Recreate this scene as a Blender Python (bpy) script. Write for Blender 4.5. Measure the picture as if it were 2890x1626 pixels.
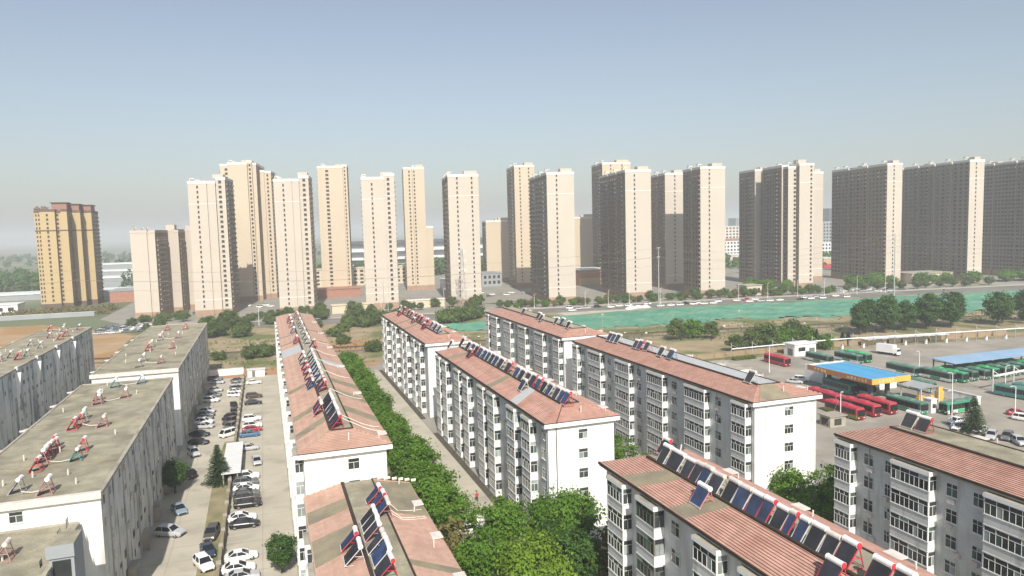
import bpy, math, random
from mathutils import Vector, Matrix
for o in list(bpy.data.objects): bpy.data.objects.remove(o)
SC = bpy.context.scene
COL = SC.collection
R = math.radians
random.seed(7)

# ---------------------------------------------------------------- camera
# world: +Y runs along the rows of flats, the camera hangs 47 m up at the origin
FPX, PITCH, ROLL, YAW, CAMZ = 2015.1, 0.0835983, -0.0260869, -0.3335359, 47.0
rt = Vector((math.cos(YAW), math.sin(YAW), 0)); fw = Vector((-math.sin(YAW), math.cos(YAW), 0)); uz = Vector((0, 0, 1))
fwd = fw*math.cos(PITCH) - uz*math.sin(PITCH)
up0 = uz*math.cos(PITCH) + fw*math.sin(PITCH)
cr = rt*math.cos(ROLL) + up0*math.sin(ROLL)
cu = up0*math.cos(ROLL) - rt*math.sin(ROLL)
cam = bpy.data.cameras.new('camera'); cam.sensor_width = 36; cam.lens = FPX/2890*36
cam.clip_start = 0.5; cam.clip_end = 30000
CAM = bpy.data.objects.new('camera', cam); COL.objects.link(CAM)
CAM.matrix_world = Matrix(((cr.x, cu.x, -fwd.x, 0), (cr.y, cu.y, -fwd.y, 0), (cr.z, cu.z, -fwd.z, CAMZ), (0, 0, 0, 1)))
SC.camera = CAM

# ---------------------------------------------------------------- sky, sun, exposure
SUN_AZ, SUN_EL = R(9), R(42)      # shadows fall 9 degrees right of +Y
W = bpy.data.worlds.new('World'); SC.world = W; W.use_nodes = True
wn = W.node_tree; wn.nodes.clear()
sky = wn.nodes.new('ShaderNodeTexSky'); sky.sky_type = 'NISHITA'; sky.sun_disc = False
sky.sun_elevation = SUN_EL; sky.sun_rotation = math.pi + SUN_AZ
sky.altitude = 60; sky.air_density = 1.2; sky.dust_density = 1.7; sky.ozone_density = 2.5
bg = wn.nodes.new('ShaderNodeBackground'); bg.inputs[1].default_value = 0.063
wo = wn.nodes.new('ShaderNodeOutputWorld')
hs = wn.nodes.new('ShaderNodeHueSaturation'); hs.inputs['Saturation'].default_value = 0.72
wn.links.new(sky.outputs[0], hs.inputs['Color']); wn.links.new(hs.outputs[0], bg.inputs[0]); wn.links.new(bg.outputs[0], wo.inputs[0])
sd = Vector((math.sin(SUN_AZ)*math.cos(SUN_EL), math.cos(SUN_AZ)*math.cos(SUN_EL), -math.sin(SUN_EL)))
sl = bpy.data.lights.new('sun', 'SUN'); sl.energy = 3.3; sl.angle = R(0.6); sl.color = (1.0, 0.94, 0.85)
so = bpy.data.objects.new('sun', sl); COL.objects.link(so); so.location = (0, -50, 150)
so.rotation_euler = sd.to_track_quat('-Z', 'Y').to_euler()
SC.view_settings.view_transform = 'Standard'; SC.view_settings.look = 'None'
SC.view_settings.exposure = 0.92; SC.view_settings.gamma = 1
SC.render.engine = 'CYCLES'
SC.cycles.max_bounces = 6; SC.cycles.volume_bounces = 1; SC.cycles.transparent_max_bounces = 8

# ---------------------------------------------------------------- materials
MATS = {}
def M(name, col, rough=0.85, var=0.12, scale=0.5, col2=None, thr=(0.45, 0.6), scale2=0.15, streak=False, metal=0, spec=0.25, bump=0.0, fine=0.0, rnd=0.0, transl=0.0):
    m = bpy.data.materials.new(name); m.use_nodes = True; t = m.node_tree; n = t.nodes; l = t.links
    b = n['Principled BSDF']; b.inputs['Roughness'].default_value = rough; b.inputs['Metallic'].default_value = metal
    b.inputs['Specular IOR Level'].default_value = spec
    geo = n.new('ShaderNodeNewGeometry')
    def noise(sc, det=4, mp=None):
        nz = n.new('ShaderNodeTexNoise'); nz.inputs['Scale'].default_value = sc; nz.inputs['Detail'].default_value = det
        src = geo.outputs['Position']
        if mp:
            k = n.new('ShaderNodeMapping'); k.inputs['Scale'].default_value = mp; l.new(src, k.inputs[0]); src = k.outputs[0]
        l.new(src, nz.inputs[0]); return nz
    def ramp(a, p0, p1, c0, c1):
        r = n.new('ShaderNodeValToRGB'); r.color_ramp.elements[0].position = p0; r.color_ramp.elements[1].position = p1
        r.color_ramp.elements[0].color = (*c0, 1); r.color_ramp.elements[1].color = (*c1, 1); l.new(a, r.inputs[0]); return r.outputs[0]
    def mul(a, b_):
        x = n.new('ShaderNodeMix'); x.data_type = 'RGBA'; x.blend_type = 'MULTIPLY'; x.inputs[0].default_value = 1
        l.new(a, x.inputs[6]); l.new(b_, x.inputs[7]); return x.outputs[2]
    nz = noise(scale)
    out = ramp(nz.outputs['Fac'], 0.3, 0.7, [c*(1-var) for c in col], [min(1, c*(1+var)) for c in col])
    if col2:
        n2 = noise(scale2, 6, (1, 1, 0.16) if streak else None)
        f = ramp(n2.outputs['Fac'], thr[0], thr[1], (0, 0, 0), (1, 1, 1))
        x = n.new('ShaderNodeMix'); x.data_type = 'RGBA'; l.new(f, x.inputs[0]); l.new(out, x.inputs[6]); x.inputs[7].default_value = (*col2, 1); out = x.outputs[2]
    if fine:
        n3 = noise(6.0, 3); out = mul(out, ramp(n3.outputs['Fac'], 0.3, 0.7, [1-fine]*3, [1.0]*3))
    if rnd:
        oi = n.new('ShaderNodeObjectInfo'); out = mul(out, ramp(oi.outputs['Random'], 0, 1, (1-rnd, 1-rnd*0.85, 1-rnd), (1, 1, 1)))
    l.new(out, b.inputs['Base Color'])
    if bump:
        bp = n.new('ShaderNodeBump'); bp.inputs['Strength'].default_value = bump; bp.inputs['Distance'].default_value = 0.2
        nb = noise(2.0, 6); l.new(nb.outputs['Fac'], bp.inputs['Height']); l.new(bp.outputs[0], b.inputs['Normal'])
    if transl:
        tr = n.new('ShaderNodeBsdfTranslucent'); l.new(out, tr.inputs[0]); mx = n.new('ShaderNodeMixShader'); mx.inputs[0].default_value = transl
        l.new(b.outputs[0], mx.inputs[1]); l.new(tr.outputs[0], mx.inputs[2]); l.new(mx.outputs[0], n['Material Output'].inputs[0])
    MATS[name] = m; return m
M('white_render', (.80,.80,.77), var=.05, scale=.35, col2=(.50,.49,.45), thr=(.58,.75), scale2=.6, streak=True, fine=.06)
M('side_render_shaded', (.60,.61,.59), var=.10, scale=.35, col2=(.40,.40,.37), thr=(.54,.72), scale2=.6, streak=True, fine=.08)  # white gable render toned down, side-wall shade put into the colour
M('bay_render_shaded', (.62,.62,.60), var=.07, scale=.8, col2=(.46,.45,.42), thr=(.56,.7), scale2=.9, streak=True, fine=.06)  # white parapet toned down to carry the shade on bay fronts
M('white_paint', (.80,.80,.78), var=.04, scale=1.0, rough=.6)
M('old_render', (.70,.69,.63), var=.16, scale=.4, col2=(.16,.165,.155), thr=(.55,.66), scale2=.75, streak=True, fine=.15, bump=.15)
M('blue_render', (.60,.63,.61), var=.16, scale=.35, col2=(.15,.20,.22), thr=(.53,.66), scale2=.5, streak=True, fine=.15, bump=.15)
M('concrete', (.40,.37,.30), var=.15, scale=.6, col2=(.26,.24,.19), thr=(.5,.66), scale2=.3, fine=.15)
M('felt', (.29,.25,.17), var=.12, scale=.7, col2=(.225,.20,.145), thr=(.5,.65), scale2=.25, fine=.2)
M('roof_felt', (.36,.33,.24), var=.2, scale=.6, col2=(.235,.215,.155), thr=(.46,.66), scale2=.25, fine=.3)
M('platform', (.36,.325,.235), var=.12, scale=.6, col2=(.28,.26,.2), thr=(.5,.65), scale2=.3, fine=.15)
M('grey_sheet', (.42,.43,.43), var=.06, scale=.8, rough=.55)
M('tile', (.56,.325,.26), var=.14, scale=.9, col2=(.48,.255,.20), thr=(.52,.7), scale2=.35, fine=.15, rnd=.16)
M('tile_pale', (.54,.345,.265), var=.12, scale=.9, col2=(.46,.285,.22), thr=(.52,.7), scale2=.3, fine=.15, rnd=.12)
M('tile_edge', (.26,.15,.115), var=.2, scale=1)
M('tile_gap', (.19,.11,.085), var=.2, scale=1)
M('joint', (.25,.23,.19), var=.2, scale=.6)
M('weed', (.15,.17,.05), var=.5, scale=.2, transl=.2, spec=.1)
M('tower_side_shaded_b', (.315,.255,.185), var=.06, scale=.1, fine=.1)  # further tints of the shade-darkened tower sides
M('tower_side_shaded_c', (.265,.22,.17), var=.06, scale=.1, fine=.1)
M('gutter', (.045,.034,.028), var=.2, scale=1)
M('glass', (.05,.054,.054), rough=.14, var=.5, scale=.45, spec=.5, rnd=.5)
M('glass_curtain', (.34,.37,.37), rough=.3, var=.25, scale=.6, spec=.4, rnd=.35)
M('glass_green', (.09,.12,.11), rough=.2, var=.4, scale=.5, spec=.4, rnd=.4)
M('frame_white', (.78,.78,.76), rough=.5, var=.03)
M('frame_dark', (.16,.16,.15), rough=.5, var=.1)
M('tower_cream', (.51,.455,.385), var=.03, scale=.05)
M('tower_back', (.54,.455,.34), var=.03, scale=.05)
M('tower_side', (.29,.235,.175), var=.06, scale=.1, fine=.1)  # tower cream darkened, shade of the long sides put into the colour
M('tower_white', (.72,.68,.61), var=.02, scale=.1)
M('tower_plinth', (.34,.23,.165), var=.08, scale=.3)
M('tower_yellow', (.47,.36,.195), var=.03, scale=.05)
M('tower_yellow_shaded', (.25,.175,.095), var=.04, scale=.05)  # tower yellow darkened to paint in the side faces' shade
M('tower_cap', (.30,.16,.13), var=.06, scale=.3)
M('tower_dark_trim', (.13,.09,.07), var=.1)
M('tower_glass', (.045,.042,.04), rough=.25, var=.4, scale=.3, spec=.4)
M('asphalt', (.17,.165,.155), var=.12, scale=.15, col2=(.22,.21,.19), thr=(.45,.65), scale2=.05, fine=.12)
M('lot_concrete', (.46,.425,.345), var=.10, scale=.15, col2=(.35,.325,.265), thr=(.54,.68), scale2=.16, fine=.1)
M('depot_paving', (.325,.295,.245), var=.14, scale=.12, col2=(.255,.235,.20), thr=(.48,.62), scale2=.07, fine=.12)
M('yard_grey', (.30,.28,.245), var=.12, scale=.1, col2=(.24,.25,.17), thr=(.52,.66), scale2=.03, fine=.15)
M('verge', (.30,.26,.155), var=.2, scale=.3, col2=(.17,.19,.075), thr=(.48,.6), scale2=.12, fine=.25)
M('waste', (.36,.285,.175), var=.2, scale=.12, col2=(.155,.175,.065), thr=(.47,.58), scale2=.045, fine=.3, bump=.3)
M('soil', (.40,.275,.15), var=.16, scale=.08, col2=(.36,.21,.085), thr=(.5,.6), scale2=.03, fine=.15)
M('soil_red', (.42,.23,.125), var=.15, scale=.15, col2=(.30,.22,.11), thr=(.5,.66), scale2=.07, fine=.2)
M('ballast', (.185,.15,.12), var=.15, scale=.5, fine=.3)
M('rail', (.09,.06,.045), var=.15, metal=.3, rough=.6)
M('net', (.085,.26,.18), var=.10, scale=.07, col2=(.14,.29,.19), thr=(.45,.62), scale2=.07, fine=.12, rough=.75)
M('far_ground', (.13,.155,.085), var=.25, scale=.006, col2=(.24,.22,.16), thr=(.5,.62), scale2=.004)
M('ground_shade', (.10,.085,.065), var=.25, scale=.8, fine=.25)  # dark tone standing in for shade on the ground
M('leaf', (.115,.235,.026), rough=.6, var=.35, scale=.9, col2=(.17,.26,.035), thr=(.5,.72), scale2=.9, rnd=.28, transl=.3, spec=.15)
M('leaf_bright', (.19,.30,.035), rough=.6, var=.35, scale=.5, rnd=.18, transl=.35, spec=.15)
M('leaf_dark', (.06,.13,.028), rough=.65, var=.4, scale=.8, col2=(.09,.15,.035), thr=(.5,.75), scale2=.7, rnd=.25, transl=.2, spec=.15)
M('leaf_grey', (.115,.165,.045), rough=.65, var=.4, scale=.4, rnd=.3, transl=.25, spec=.15)
M('leaf_brown', (.17,.15,.055), rough=.7, var=.4, scale=.4, rnd=.3, transl=.2, spec=.1)
M('needle', (.045,.075,.03), rough=.7, var=.4, scale=1.2, transl=.1, spec=.1)
M('bark', (.11,.085,.06), var=.25, scale=2)
M('tank_white', (.78,.77,.75), rough=.35, var=.06, scale=1.5, spec=.5)
M('tank_old', (.62,.57,.52), rough=.5, var=.12, scale=1.5)
M('tube', (.022,.024,.036), rough=.42, var=.4, scale=.8, spec=.22, rnd=.5)
M('tube_blue', (.018,.034,.085), rough=.42, var=.4, scale=.8, spec=.22, rnd=.3)
M('red_metal', (.50,.045,.06), rough=.5, var=.15)
M('pink_metal', (.48,.22,.22), rough=.6, var=.15)
M('teal_metal', (.06,.30,.27), rough=.6, var=.15)
M('blue_metal', (.05,.18,.38), rough=.5, var=.15)
M('steel', (.62,.61,.58), rough=.5, var=.1, metal=.2)
M('galv', (.42,.42,.41), rough=.5, var=.1, metal=.3)
M('pipe_lag', (.66,.61,.52), var=.15, scale=3)
M('rubber', (.02,.02,.02), rough=.8, var=.1)
M('rim', (.35,.35,.36), rough=.35, metal=.6, var=.1)
M('car_glass', (.012,.014,.016), rough=.08, spec=.6, var=.2)
M('lamp_white', (.75,.75,.72), rough=.2, var=.05, spec=.6)
M('lamp_red', (.35,.02,.02), rough=.3, var=.1)
for cn, cc in dict(white=(.78,.78,.77), silver=(.45,.46,.47), black=(.014,.014,.016), grey=(.13,.135,.14), brown=(.075,.05,.042), blue=(.045,.14,.27), navy=(.03,.045,.075), red=(.38,.025,.04), olive=(.075,.07,.058), sky=(.22,.29,.36), yellow=(.62,.42,.05)).items():
    M('paint_'+cn, cc, rough=.28, var=.04, spec=.6)
M('bus_red', (.42,.035,.055), rough=.4, var=.08, spec=.5)
M('bus_green', (.03,.22,.12), rough=.4, var=.1, spec=.5)
M('bus_green_dark', (.045,.115,.085), rough=.4, var=.1, spec=.5)
M('bus_lime', (.05,.36,.13), rough=.4, var=.08, spec=.5)
M('bus_white', (.60,.62,.61), rough=.4, var=.06, spec=.5)
M('bus_olive', (.20,.22,.05), rough=.5, var=.08)
M('bus_roof_green', (.10,.20,.155), rough=.5, var=.2, scale=.5)
M('bus_teal', (.05,.20,.19), rough=.4, var=.1, spec=.5)
M('canopy_blue', (.075,.33,.57), rough=.5, var=.05, scale=.3)
M('canopy_pale', (.25,.38,.52), rough=.55, var=.08, scale=.3)
M('fascia_orange', (.42,.19,.06), rough=.5, var=.06)
M('fascia_yellow', (.62,.40,.085), rough=.5, var=.06)
M('sign_pale', (.78,.70,.52), rough=.5, var=.03)
M('cloth_red', (.50,.03,.045), var=.1); M('cloth_black', (.02,.02,.022), var=.1); M('skin', (.45,.28,.2), var=.05); M('hair', (.02,.016,.012), var=.1)
M('wall_tan', (.32,.24,.155), var=.1, scale=.5, fine=.1)
M('brick_red', (.38,.19,.13), var=.12, scale=.5, fine=.1)
M('low_beige', (.58,.50,.37), var=.05, scale=.2)
M('low_grey', (.30,.32,.33), var=.06, scale=.2)
M('low_dark', (.10,.11,.12), var=.1, scale=.2)
M('low_pink', (.58,.47,.46), var=.05, scale=.2)
M('roof_white', (.66,.67,.67), var=.05, scale=.2, rough=.5)
M('wire', (.30,.30,.29), var=.05, rough=.5)
M('hedge', (.14,.19,.025), var=.35, scale=.8, transl=.2)
M('bay_paint', (.52,.50,.44), var=.15, scale=1.2)
M('lawn', (.10,.13,.035), var=.2, scale=.3, fine=.2)

# ---------------------------------------------------------------- mesh builder
class MB:
    def __init__(s, o=(0, 0, 0)): s.v = []; s.f = []; s.m = []; s.o = o
    def face(s, pts, m=0):
        i = len(s.v); s.v += [(p[0]-s.o[0], p[1]-s.o[1], p[2]-s.o[2]) for p in pts]; s.f.append(list(range(i, i+len(pts)))); s.m.append(m); return s
    def box(s, x0, x1, y0, y1, z0, z1, m=0, mt=None, skip=''):
        a, b, c, d = (x0, y0), (x1, y0), (x1, y1), (x0, y1)
        if 'b' not in skip: s.face([(*d, z0), (*c, z0), (*b, z0), (*a, z0)], m)
        if 't' not in skip: s.face([(*a, z1), (*b, z1), (*c, z1), (*d, z1)], m if mt is None else mt)
        for (p, q, k) in ((a, b, 'S'), (b, c, 'E'), (c, d, 'N'), (d, a, 'W')):
            if k not in skip: s.face([(*p, z0), (*q, z0), (*q, z1), (*p, z1)], m)
        return s
    def prism(s, poly, z0, z1, m=0, mt=None):
        n = len(poly)
        s.face([(*p, z1) for p in poly], m if mt is None else mt); s.face([(*p, z0) for p in reversed(poly)], m)
        for i in range(n):
            p, q = poly[i], poly[(i+1) % n]; s.face([(*p, z0), (*q, z0), (*q, z1), (*p, z1)], m)
        return s
    def hexa(s, b4, t4, m=0, mt=None):                       # bottom quad, top quad (both counter-clockwise from above)
        s.face(list(reversed(b4)), m); s.face(t4, m if mt is None else mt)
        for i in range(4): j = (i+1) % 4; s.face([b4[i], b4[j], t4[j], t4[i]], m)
        return s
    def cyl(s, p0, p1, r0, r1=None, n=8, m=0, caps=True, mc=None):
        r1 = r0 if r1 is None else r1
        a = Vector(p0); b = Vector(p1); d = (b-a).normalized()
        u = d.orthogonal().normalized(); w = d.cross(u)
        A = [a+(u*math.cos(2*math.pi*i/n)+w*math.sin(2*math.pi*i/n))*r0 for i in range(n)]
        B = [b+(u*math.cos(2*math.pi*i/n)+w*math.sin(2*math.pi*i/n))*r1 for i in range(n)]
        for i in range(n): j = (i+1) % n; s.face([A[i], A[j], B[j], B[i]], m)
        if caps:
            s.face(list(reversed(A)), m if mc is None else mc); s.face(B, m if mc is None else mc)
        return s
    def bar(s, p0, p1, r, m=0): return s.cyl(p0, p1, r, r, 4, m)
    def mesh(s, name, mats, smooth=False):
        me = bpy.data.meshes.new(name); me.from_pydata(s.v, [], s.f)
        for k in mats: me.materials.append(MATS[k])
        if len(mats) > 1: me.polygons.foreach_set('material_index', s.m)
        if smooth: me.polygons.foreach_set('use_smooth', [True]*len(s.f))
        me.update(); return me
    def build(s, name, mats, parent=None, loc=None, rz=0, smooth=False, kind=None):
        return ob(name, s.mesh(name, [mats] if isinstance(mats, str) else mats, smooth), parent, loc, rz, kind)
def ob(name, me, parent=None, loc=None, rz=0, kind=None, sc=None, rot=None):
    o = bpy.data.objects.new(name, me); COL.objects.link(o)
    if parent: o.parent = parent
    if loc is not None: o.location = loc
    if rz: o.rotation_euler = (0, 0, rz)
    if rot: o.rotation_euler = rot
    if sc is not None: o.scale = (sc, sc, sc) if not hasattr(sc, '__len__') else sc
    if kind: o['kind'] = kind
    return o
def tag(o, label, cat, group=None):
    o['label'] = label; o['category'] = cat
    if group: o['group'] = group
    return o
def thing(name, label, cat, loc=(0, 0, 0), rz=0, group=None):
    return tag(ob(name, None, None, loc, rz), label, cat, group)
def copy_tree(o, parent=None):
    c = o.copy(); COL.objects.link(c)
    if parent: c.parent = parent
    for ch in o.children: copy_tree(ch, c)
    return c
def struct(name, poly, z, mat, th=0.0):
    b = MB()
    if th: b.prism(poly, z-th, z)
    else: b.face([(*p, z) for p in poly])
    return b.build(name, mat, kind='structure')
def rect(x0, x1, y0, y1): return [(x0, y0), (x1, y0), (x1, y1), (x0, y1)]
ORD = 'first second third fourth fifth sixth seventh eighth ninth tenth eleventh twelfth thirteenth fourteenth fifteenth sixteenth seventeenth eighteenth nineteenth twentieth twenty-first twenty-second twenty-third twenty-fourth twenty-fifth twenty-sixth twenty-seventh twenty-eighth twenty-ninth thirtieth thirty-first thirty-second thirty-third thirty-fourth thirty-fifth thirty-sixth thirty-seventh thirty-eighth thirty-ninth fortieth'.split()

# ---------------------------------------------------------------- ground and roads
struct('ground', rect(-13000, 13000, -900, 14000), 0.0, 'far_ground')
struct('neighbourhood_ground', [(-200, 20), (130, 20), (130, 258), (-200, 258)], .004, 'yard_grey')
struct('parking_lot', rect(-7.9, 2.2, 50, 250.5), .008, 'lot_concrete')
struct('lane', rect(-19.4, -8.3, 50, 256), .008, 'lot_concrete')
struct('lane_verge', [(-11.0, 60), (-8.35, 60), (-8.35, 173), (-10.6, 173), (-11.4, 150), (-11.2, 112)], .012, 'verge')
struct('verge', rect(15.2, 26.6, 40, 243), .008, 'verge')
struct('block_road', [(26.6, 40), (35.0, 40), (35.0, 243), (29.6, 243), (26.6, 150)], .010, 'lot_concrete')
struct('base_shade_strip', rect(35.0, 36.35, 93, 160), .012, 'ground_shade')  # dark sheet painted as the shade of eaves and balconies
struct('far_base_shade_strip', rect(35.0, 36.35, 173, 242), .012, 'ground_shade')
struct('courtyard_path', rect(52, 60, 40, 235), .010, 'depot_paving')
struct('depot_yard', [(100, 70), (340, 70), (340, 192), (275, 194), (190, 203.5), (100, 206)], .008, 'depot_paving')
struct('wasteland', [(-70, 256), (120, 256), (120, 206.2), (190, 204), (275, 194.5), (620, 190), (620, 300), (210, 352), (60, 372), (-70, 400)], .006, 'waste')
struct('soil_field', [(-240, 258.2), (-62, 258.2), (-60, 330), (-61, 383), (-84, 416), (-118, 459), (-240, 470)], .010, 'soil')
struct('red_soil_strip', [(-19, 251), (36, 251), (38, 258), (10, 263), (-19, 262)], .014, 'soil_red')
struct('red_soil_patch', [(28, 285), (60, 292), (62, 306), (30, 318), (20, 300)], .012, 'soil_red')
bl = MB()
for i in range(62):
    y = 103+i*2.35
    if i % 9 != 4: bl.face([(-7.6, y, .013), (-2.9, y, .013), (-2.9, y+.09, .013), (-7.6, y+.09, .013)])
bl.build('parking_bay_lines', 'bay_paint', kind='structure')
jt = MB()
for x0, x1, ya in ((-19.2, -11.5, 64), (-7.8, 2.1, 62), (27, 34.9, 62)):
    y = ya
    while y < 246: jt.face([(x0, y, .0165), (x1, y, .0165), (x1, y+.07, .0165), (x0, y+.07, .0165)]); y += 5.2
for x in (-15.4, -2.4, 31.0): jt.face([(x, 60, .0165), (x+.06, 60, .0165), (x+.06, 246, .0165), (x, 246, .0165)])
jt.build('pavement_joints', 'joint', kind='structure')
def line_strip(name, pts, w, z, mat):
    b = MB()
    for (x0, y0), (x1, y1) in zip(pts, pts[1:]):
        b.face([(x0, y0, z), (x1, y1, z), (x1, y1+w, z), (x0, y0+w, z)])
    return b.build(name, mat, kind='structure')
TR = [(-160, 333), (147, 271.5), (247, 252), (620, 190.5)]
line_strip('ballast_bed', TR, 5.2, .03, 'ballast')
line_strip('service_track', [(-120, 316), (60, 279), (152, 262), (245, 244), (430, 212)], 4.2, .014, 'ballast')
rl = MB()
for off in (1.7, 3.2):
    for (x0, y0), (x1, y1) in zip(TR, TR[1:]):
        rl.hexa([(x0, y0+off, .03), (x1, y1+off, .03), (x1, y1+off+.16, .03), (x0, y0+off+.16, .03)], [(x0, y0+off, .22), (x1, y1+off, .22), (x1, y1+off+.16, .22), (x0, y0+off+.16, .22)])
tag(rl.build('railway_track', 'rail'), 'single railway track running across the waste ground in front of the green netting', 'railway')
# dust net: a softly heaped sheet
low = [(84, 318), (110, 303), (143.4, 292.6), (172.4, 288.4), (186.4, 278.2), (204, 291), (232, 280), (261, 270), (310, 252), (361, 250), (420, 243), (620, 215)]
upp = [(80, 346), (120, 346), (156, 345), (182, 347), (209.6, 348.5), (250, 343), (290, 337.5), (327, 331.5), (385, 324), (443, 317), (500, 310), (620, 296)]
nb = MB(); NS, NT = 11, 24
def lerp(a, b, t): return a+(b-a)*t
grid = []
rr = random.Random(3)
for i in range(len(low)-1):
    for s in range(NS):
        t = s/NS; a = [lerp(low[i][k], low[i+1][k], t) for k in (0, 1)]; b = [lerp(upp[i][k], upp[i+1][k], t) for k in (0, 1)]
        grid.append([(lerp(a[0], b[0], v/NT), lerp(a[1], b[1], v/NT), .05+(.0 if v in (0, NT) else rr.random()**2*.75)) for v in range(NT+1)])
for i in range(len(grid)-1):
    for v in range(NT):
        if (v < 2 and rr.random() < .4) or (v > NT-2 and rr.random() < .25): continue
        nb.face([grid[i][v], grid[i+1][v], grid[i+1][v+1], grid[i][v+1]])
tag(nb.build('dust_net', 'net', smooth=False), 'long sheet of green dust netting laid over bare ground beside the street', 'netting')
ST = [(-78, 402.5), (-70, 401), (60, 374), (211, 353), (345, 334), (620, 297)]
line_strip('street', ST, 21, .020, 'asphalt')
line_strip('street_kerb', [(x, y-.9) for x, y in ST], .9, .14, 'lot_concrete')
line_strip('street_footway', [(x, y+21) for x, y in ST], 6, .12, 'lot_concrete')
struct('tower_estate_ground', [(-92, 470), (-70, 428), (60, 402), (211, 381), (345, 362), (640, 322), (900, 700), (300, 760), (-92, 700)], .012, 'yard_grey')
struct('sand_apron', [(150, 346), (206, 352), (210, 352.6), (150, 360.5)], .026, 'lot_concrete')
# lawns with a sloping path between the two towers
for k, p in enumerate([[(128, 430), (146, 406), (158, 404), (142, 432)], [(146, 434), (162, 405), (166, 404.5), (164, 432)]]):
    struct('lawn', p, .03, 'lawn')

# ---------------------------------------------------------------- residential towers
FL = 2.9
def facade(wb, lb, face, x, y0, y1, H, z0=4.5, pitch=3.4, seed=0, dens=1.0, sgn=-1):
    """windows and little balconies on a long side at local x, from y0 to y1; sgn = outward direction"""
    rr = random.Random(seed); n = max(1, int((y1-y0)/pitch)); p = (y1-y0)/n
    kinds = [rr.choice('wbwbn') for _ in range(n)]
    for i in range(n):
        c = y0+(i+.5)*p
        for f in range(int((H-z0-.5)/FL)):
            z = z0+f*FL
            e = .05*sgn
            hw = {'w': .95, 'b': 1.25, 'n': .5}[kinds[i]]
            xa, xb = sorted((x, x+e))
            wb.box(xa, xb, c-hw, c+hw, z+.85, z+2.35, skip='b')
            xa, xb = sorted((x, x+.75*sgn))
            if kinds[i] == 'b': lb.box(xa, xb, c-1.4, c+1.4, z-.15, z+.75)
            elif kinds[i] == 'n': xa, xb = sorted((x, x+.55*sgn)); lb.box(xa, xb, c-.5, c+.5, z+.1, z+.75)
def front_windows(wb, lb, cx, y, H, w=.9, z0=4.5, top=2.5):
    for f in range(int((H-z0-top)/FL)+1):
        z = z0+f*FL
        wb.box(cx-w/2, cx+w/2, y-.05, y, z+.9, z+2.2, skip='bN')
        lb.box(cx-w/2-.1, cx+w/2+.1, y-.28, y, z+.72, z+.86)
def tower(label, x, y, vols, rz=R(-9), mat='tower_cream', fronts=(), sides=(), plinth=3.6, bands=True, caps=(), seed=1, name='residential_tower', trim='tower_white', sidemat='tower_side', pl='tower_plinth'):
    t = thing(name, label, 'tower', (x, y, 0), rz, 'residential towers beyond the street')
    if sidemat == 'tower_side': sidemat = ('tower_side', 'tower_side_shaded_b', 'tower_side_shaded_c')[seed % 3]
    b = MB(); wb = MB(); lb = MB(); tr = MB(); pb = MB(); pg = MB(); ph = MB()
    rr = random.Random(seed)
    for (x0, x1, y0, y1, H) in vols:
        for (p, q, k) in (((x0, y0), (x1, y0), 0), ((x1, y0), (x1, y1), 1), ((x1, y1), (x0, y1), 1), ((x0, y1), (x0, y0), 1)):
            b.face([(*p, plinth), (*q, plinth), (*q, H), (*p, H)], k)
        b.face([(x0, y0, H), (x1, y0, H), (x1, y1, H), (x0, y1, H)], 0)
        pb = MB(); pb.box(x0-.12, x1+.12, y0-.12, y1+.12, -3, plinth+.02); pb.build('plinth', pl, t)
        # parapet
        tr = MB(); tr.box(x0-.16, x1+.16, y0-.16, y0+.3, H-.9, H+.7); tr.box(x0-.16, x0+.3, y0+.3, y1, H-.9, H+.7); tr.box(x1-.3, x1+.16, y0+.3, y1, H-.9, H+.7)
        for z in (H-4.4*FL, plinth+2*FL) if bands else ():
            if 1:
                bn = MB(); bn.box(x0-.1, x1+.1, y0-.1, y0+.02, z, z+.35, skip='N'); bn.build('band', trim, t)
        tr.build('parapet', trim, t)
        # roof pergola frames
        yy = y0+4
        while yy < y1-5 and (x1-x0) > 7:
            xa = x0+.3; hgt = 2.6
            for q in (0, 2.2): pg.box(xa, xa+.3, yy+q, yy+q+.3, H, H+hgt)
            pg.box(xa, xa+.3, yy-.2, yy+2.7, H+hgt, H+hgt+.35); pg.box(xa, xa+2.6, yy, yy+.3, H+hgt-.35, H+hgt)
            yy += rr.uniform(9, 13)
    for (cx, y, H, w) in fronts: front_windows(wb, lb, cx, y, H, w, z0=plinth+.9)
    for k, (sx, y0, y1, H, sgn) in enumerate(sides): facade(wb, lb, 0, sx, y0, y1, H, seed=seed*7+k, sgn=sgn, z0=plinth+.9, pitch=(3.0, 3.4, 3.8)[seed % 3])
    for (x0, x1, y0, y1, z0, z1) in caps: ph = MB(); ph.box(x0, x1, y0, y1, z0, z1); ph.build('roof_house', mat, t)
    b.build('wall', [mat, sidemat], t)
    wb.build('windows', 'tower_glass', t, kind='stuff'); 
    if lb.f: lb.build('balconies', sidemat, t, kind='stuff')
    if pg.f: pg.build('roof_frames', trim, t, kind='stuff')
    return t
def slab(label, x, y, w, L, H, seed, side=-1, cols=(), rz=R(-9), back=False, caph=3.0, segs=3):
    """long slab seen end-on: recessed joints divide its long side"""
    vols = []; g = 1.3; n = segs; d = (L-g*(n-1))/n
    sides = []
    for i in range(n):
        a = i*(d+g); vols.append((0, w, a, a+d, H if i == 0 else H-.02*i))
        sides.append((0 if side < 0 else w, a+.2, a+d-.2, H, side))
        if i < n-1: vols.append((2.0, w-2.0, a+d-.3, a+d+g+.3, H-1.0))
    fr = [(c*w, 0, H, .9) for c in cols]
    caps = [(w*.55, w-.5, 3, 9, H, H+caph), (w*.5, w*.85, L*.55, L*.55+6, H, H+caph-.8)]
    return tower(label, x, y, vols, rz, 'tower_back' if back else 'tower_cream', fr, sides, caps=caps, seed=seed, bands=not back)
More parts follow.
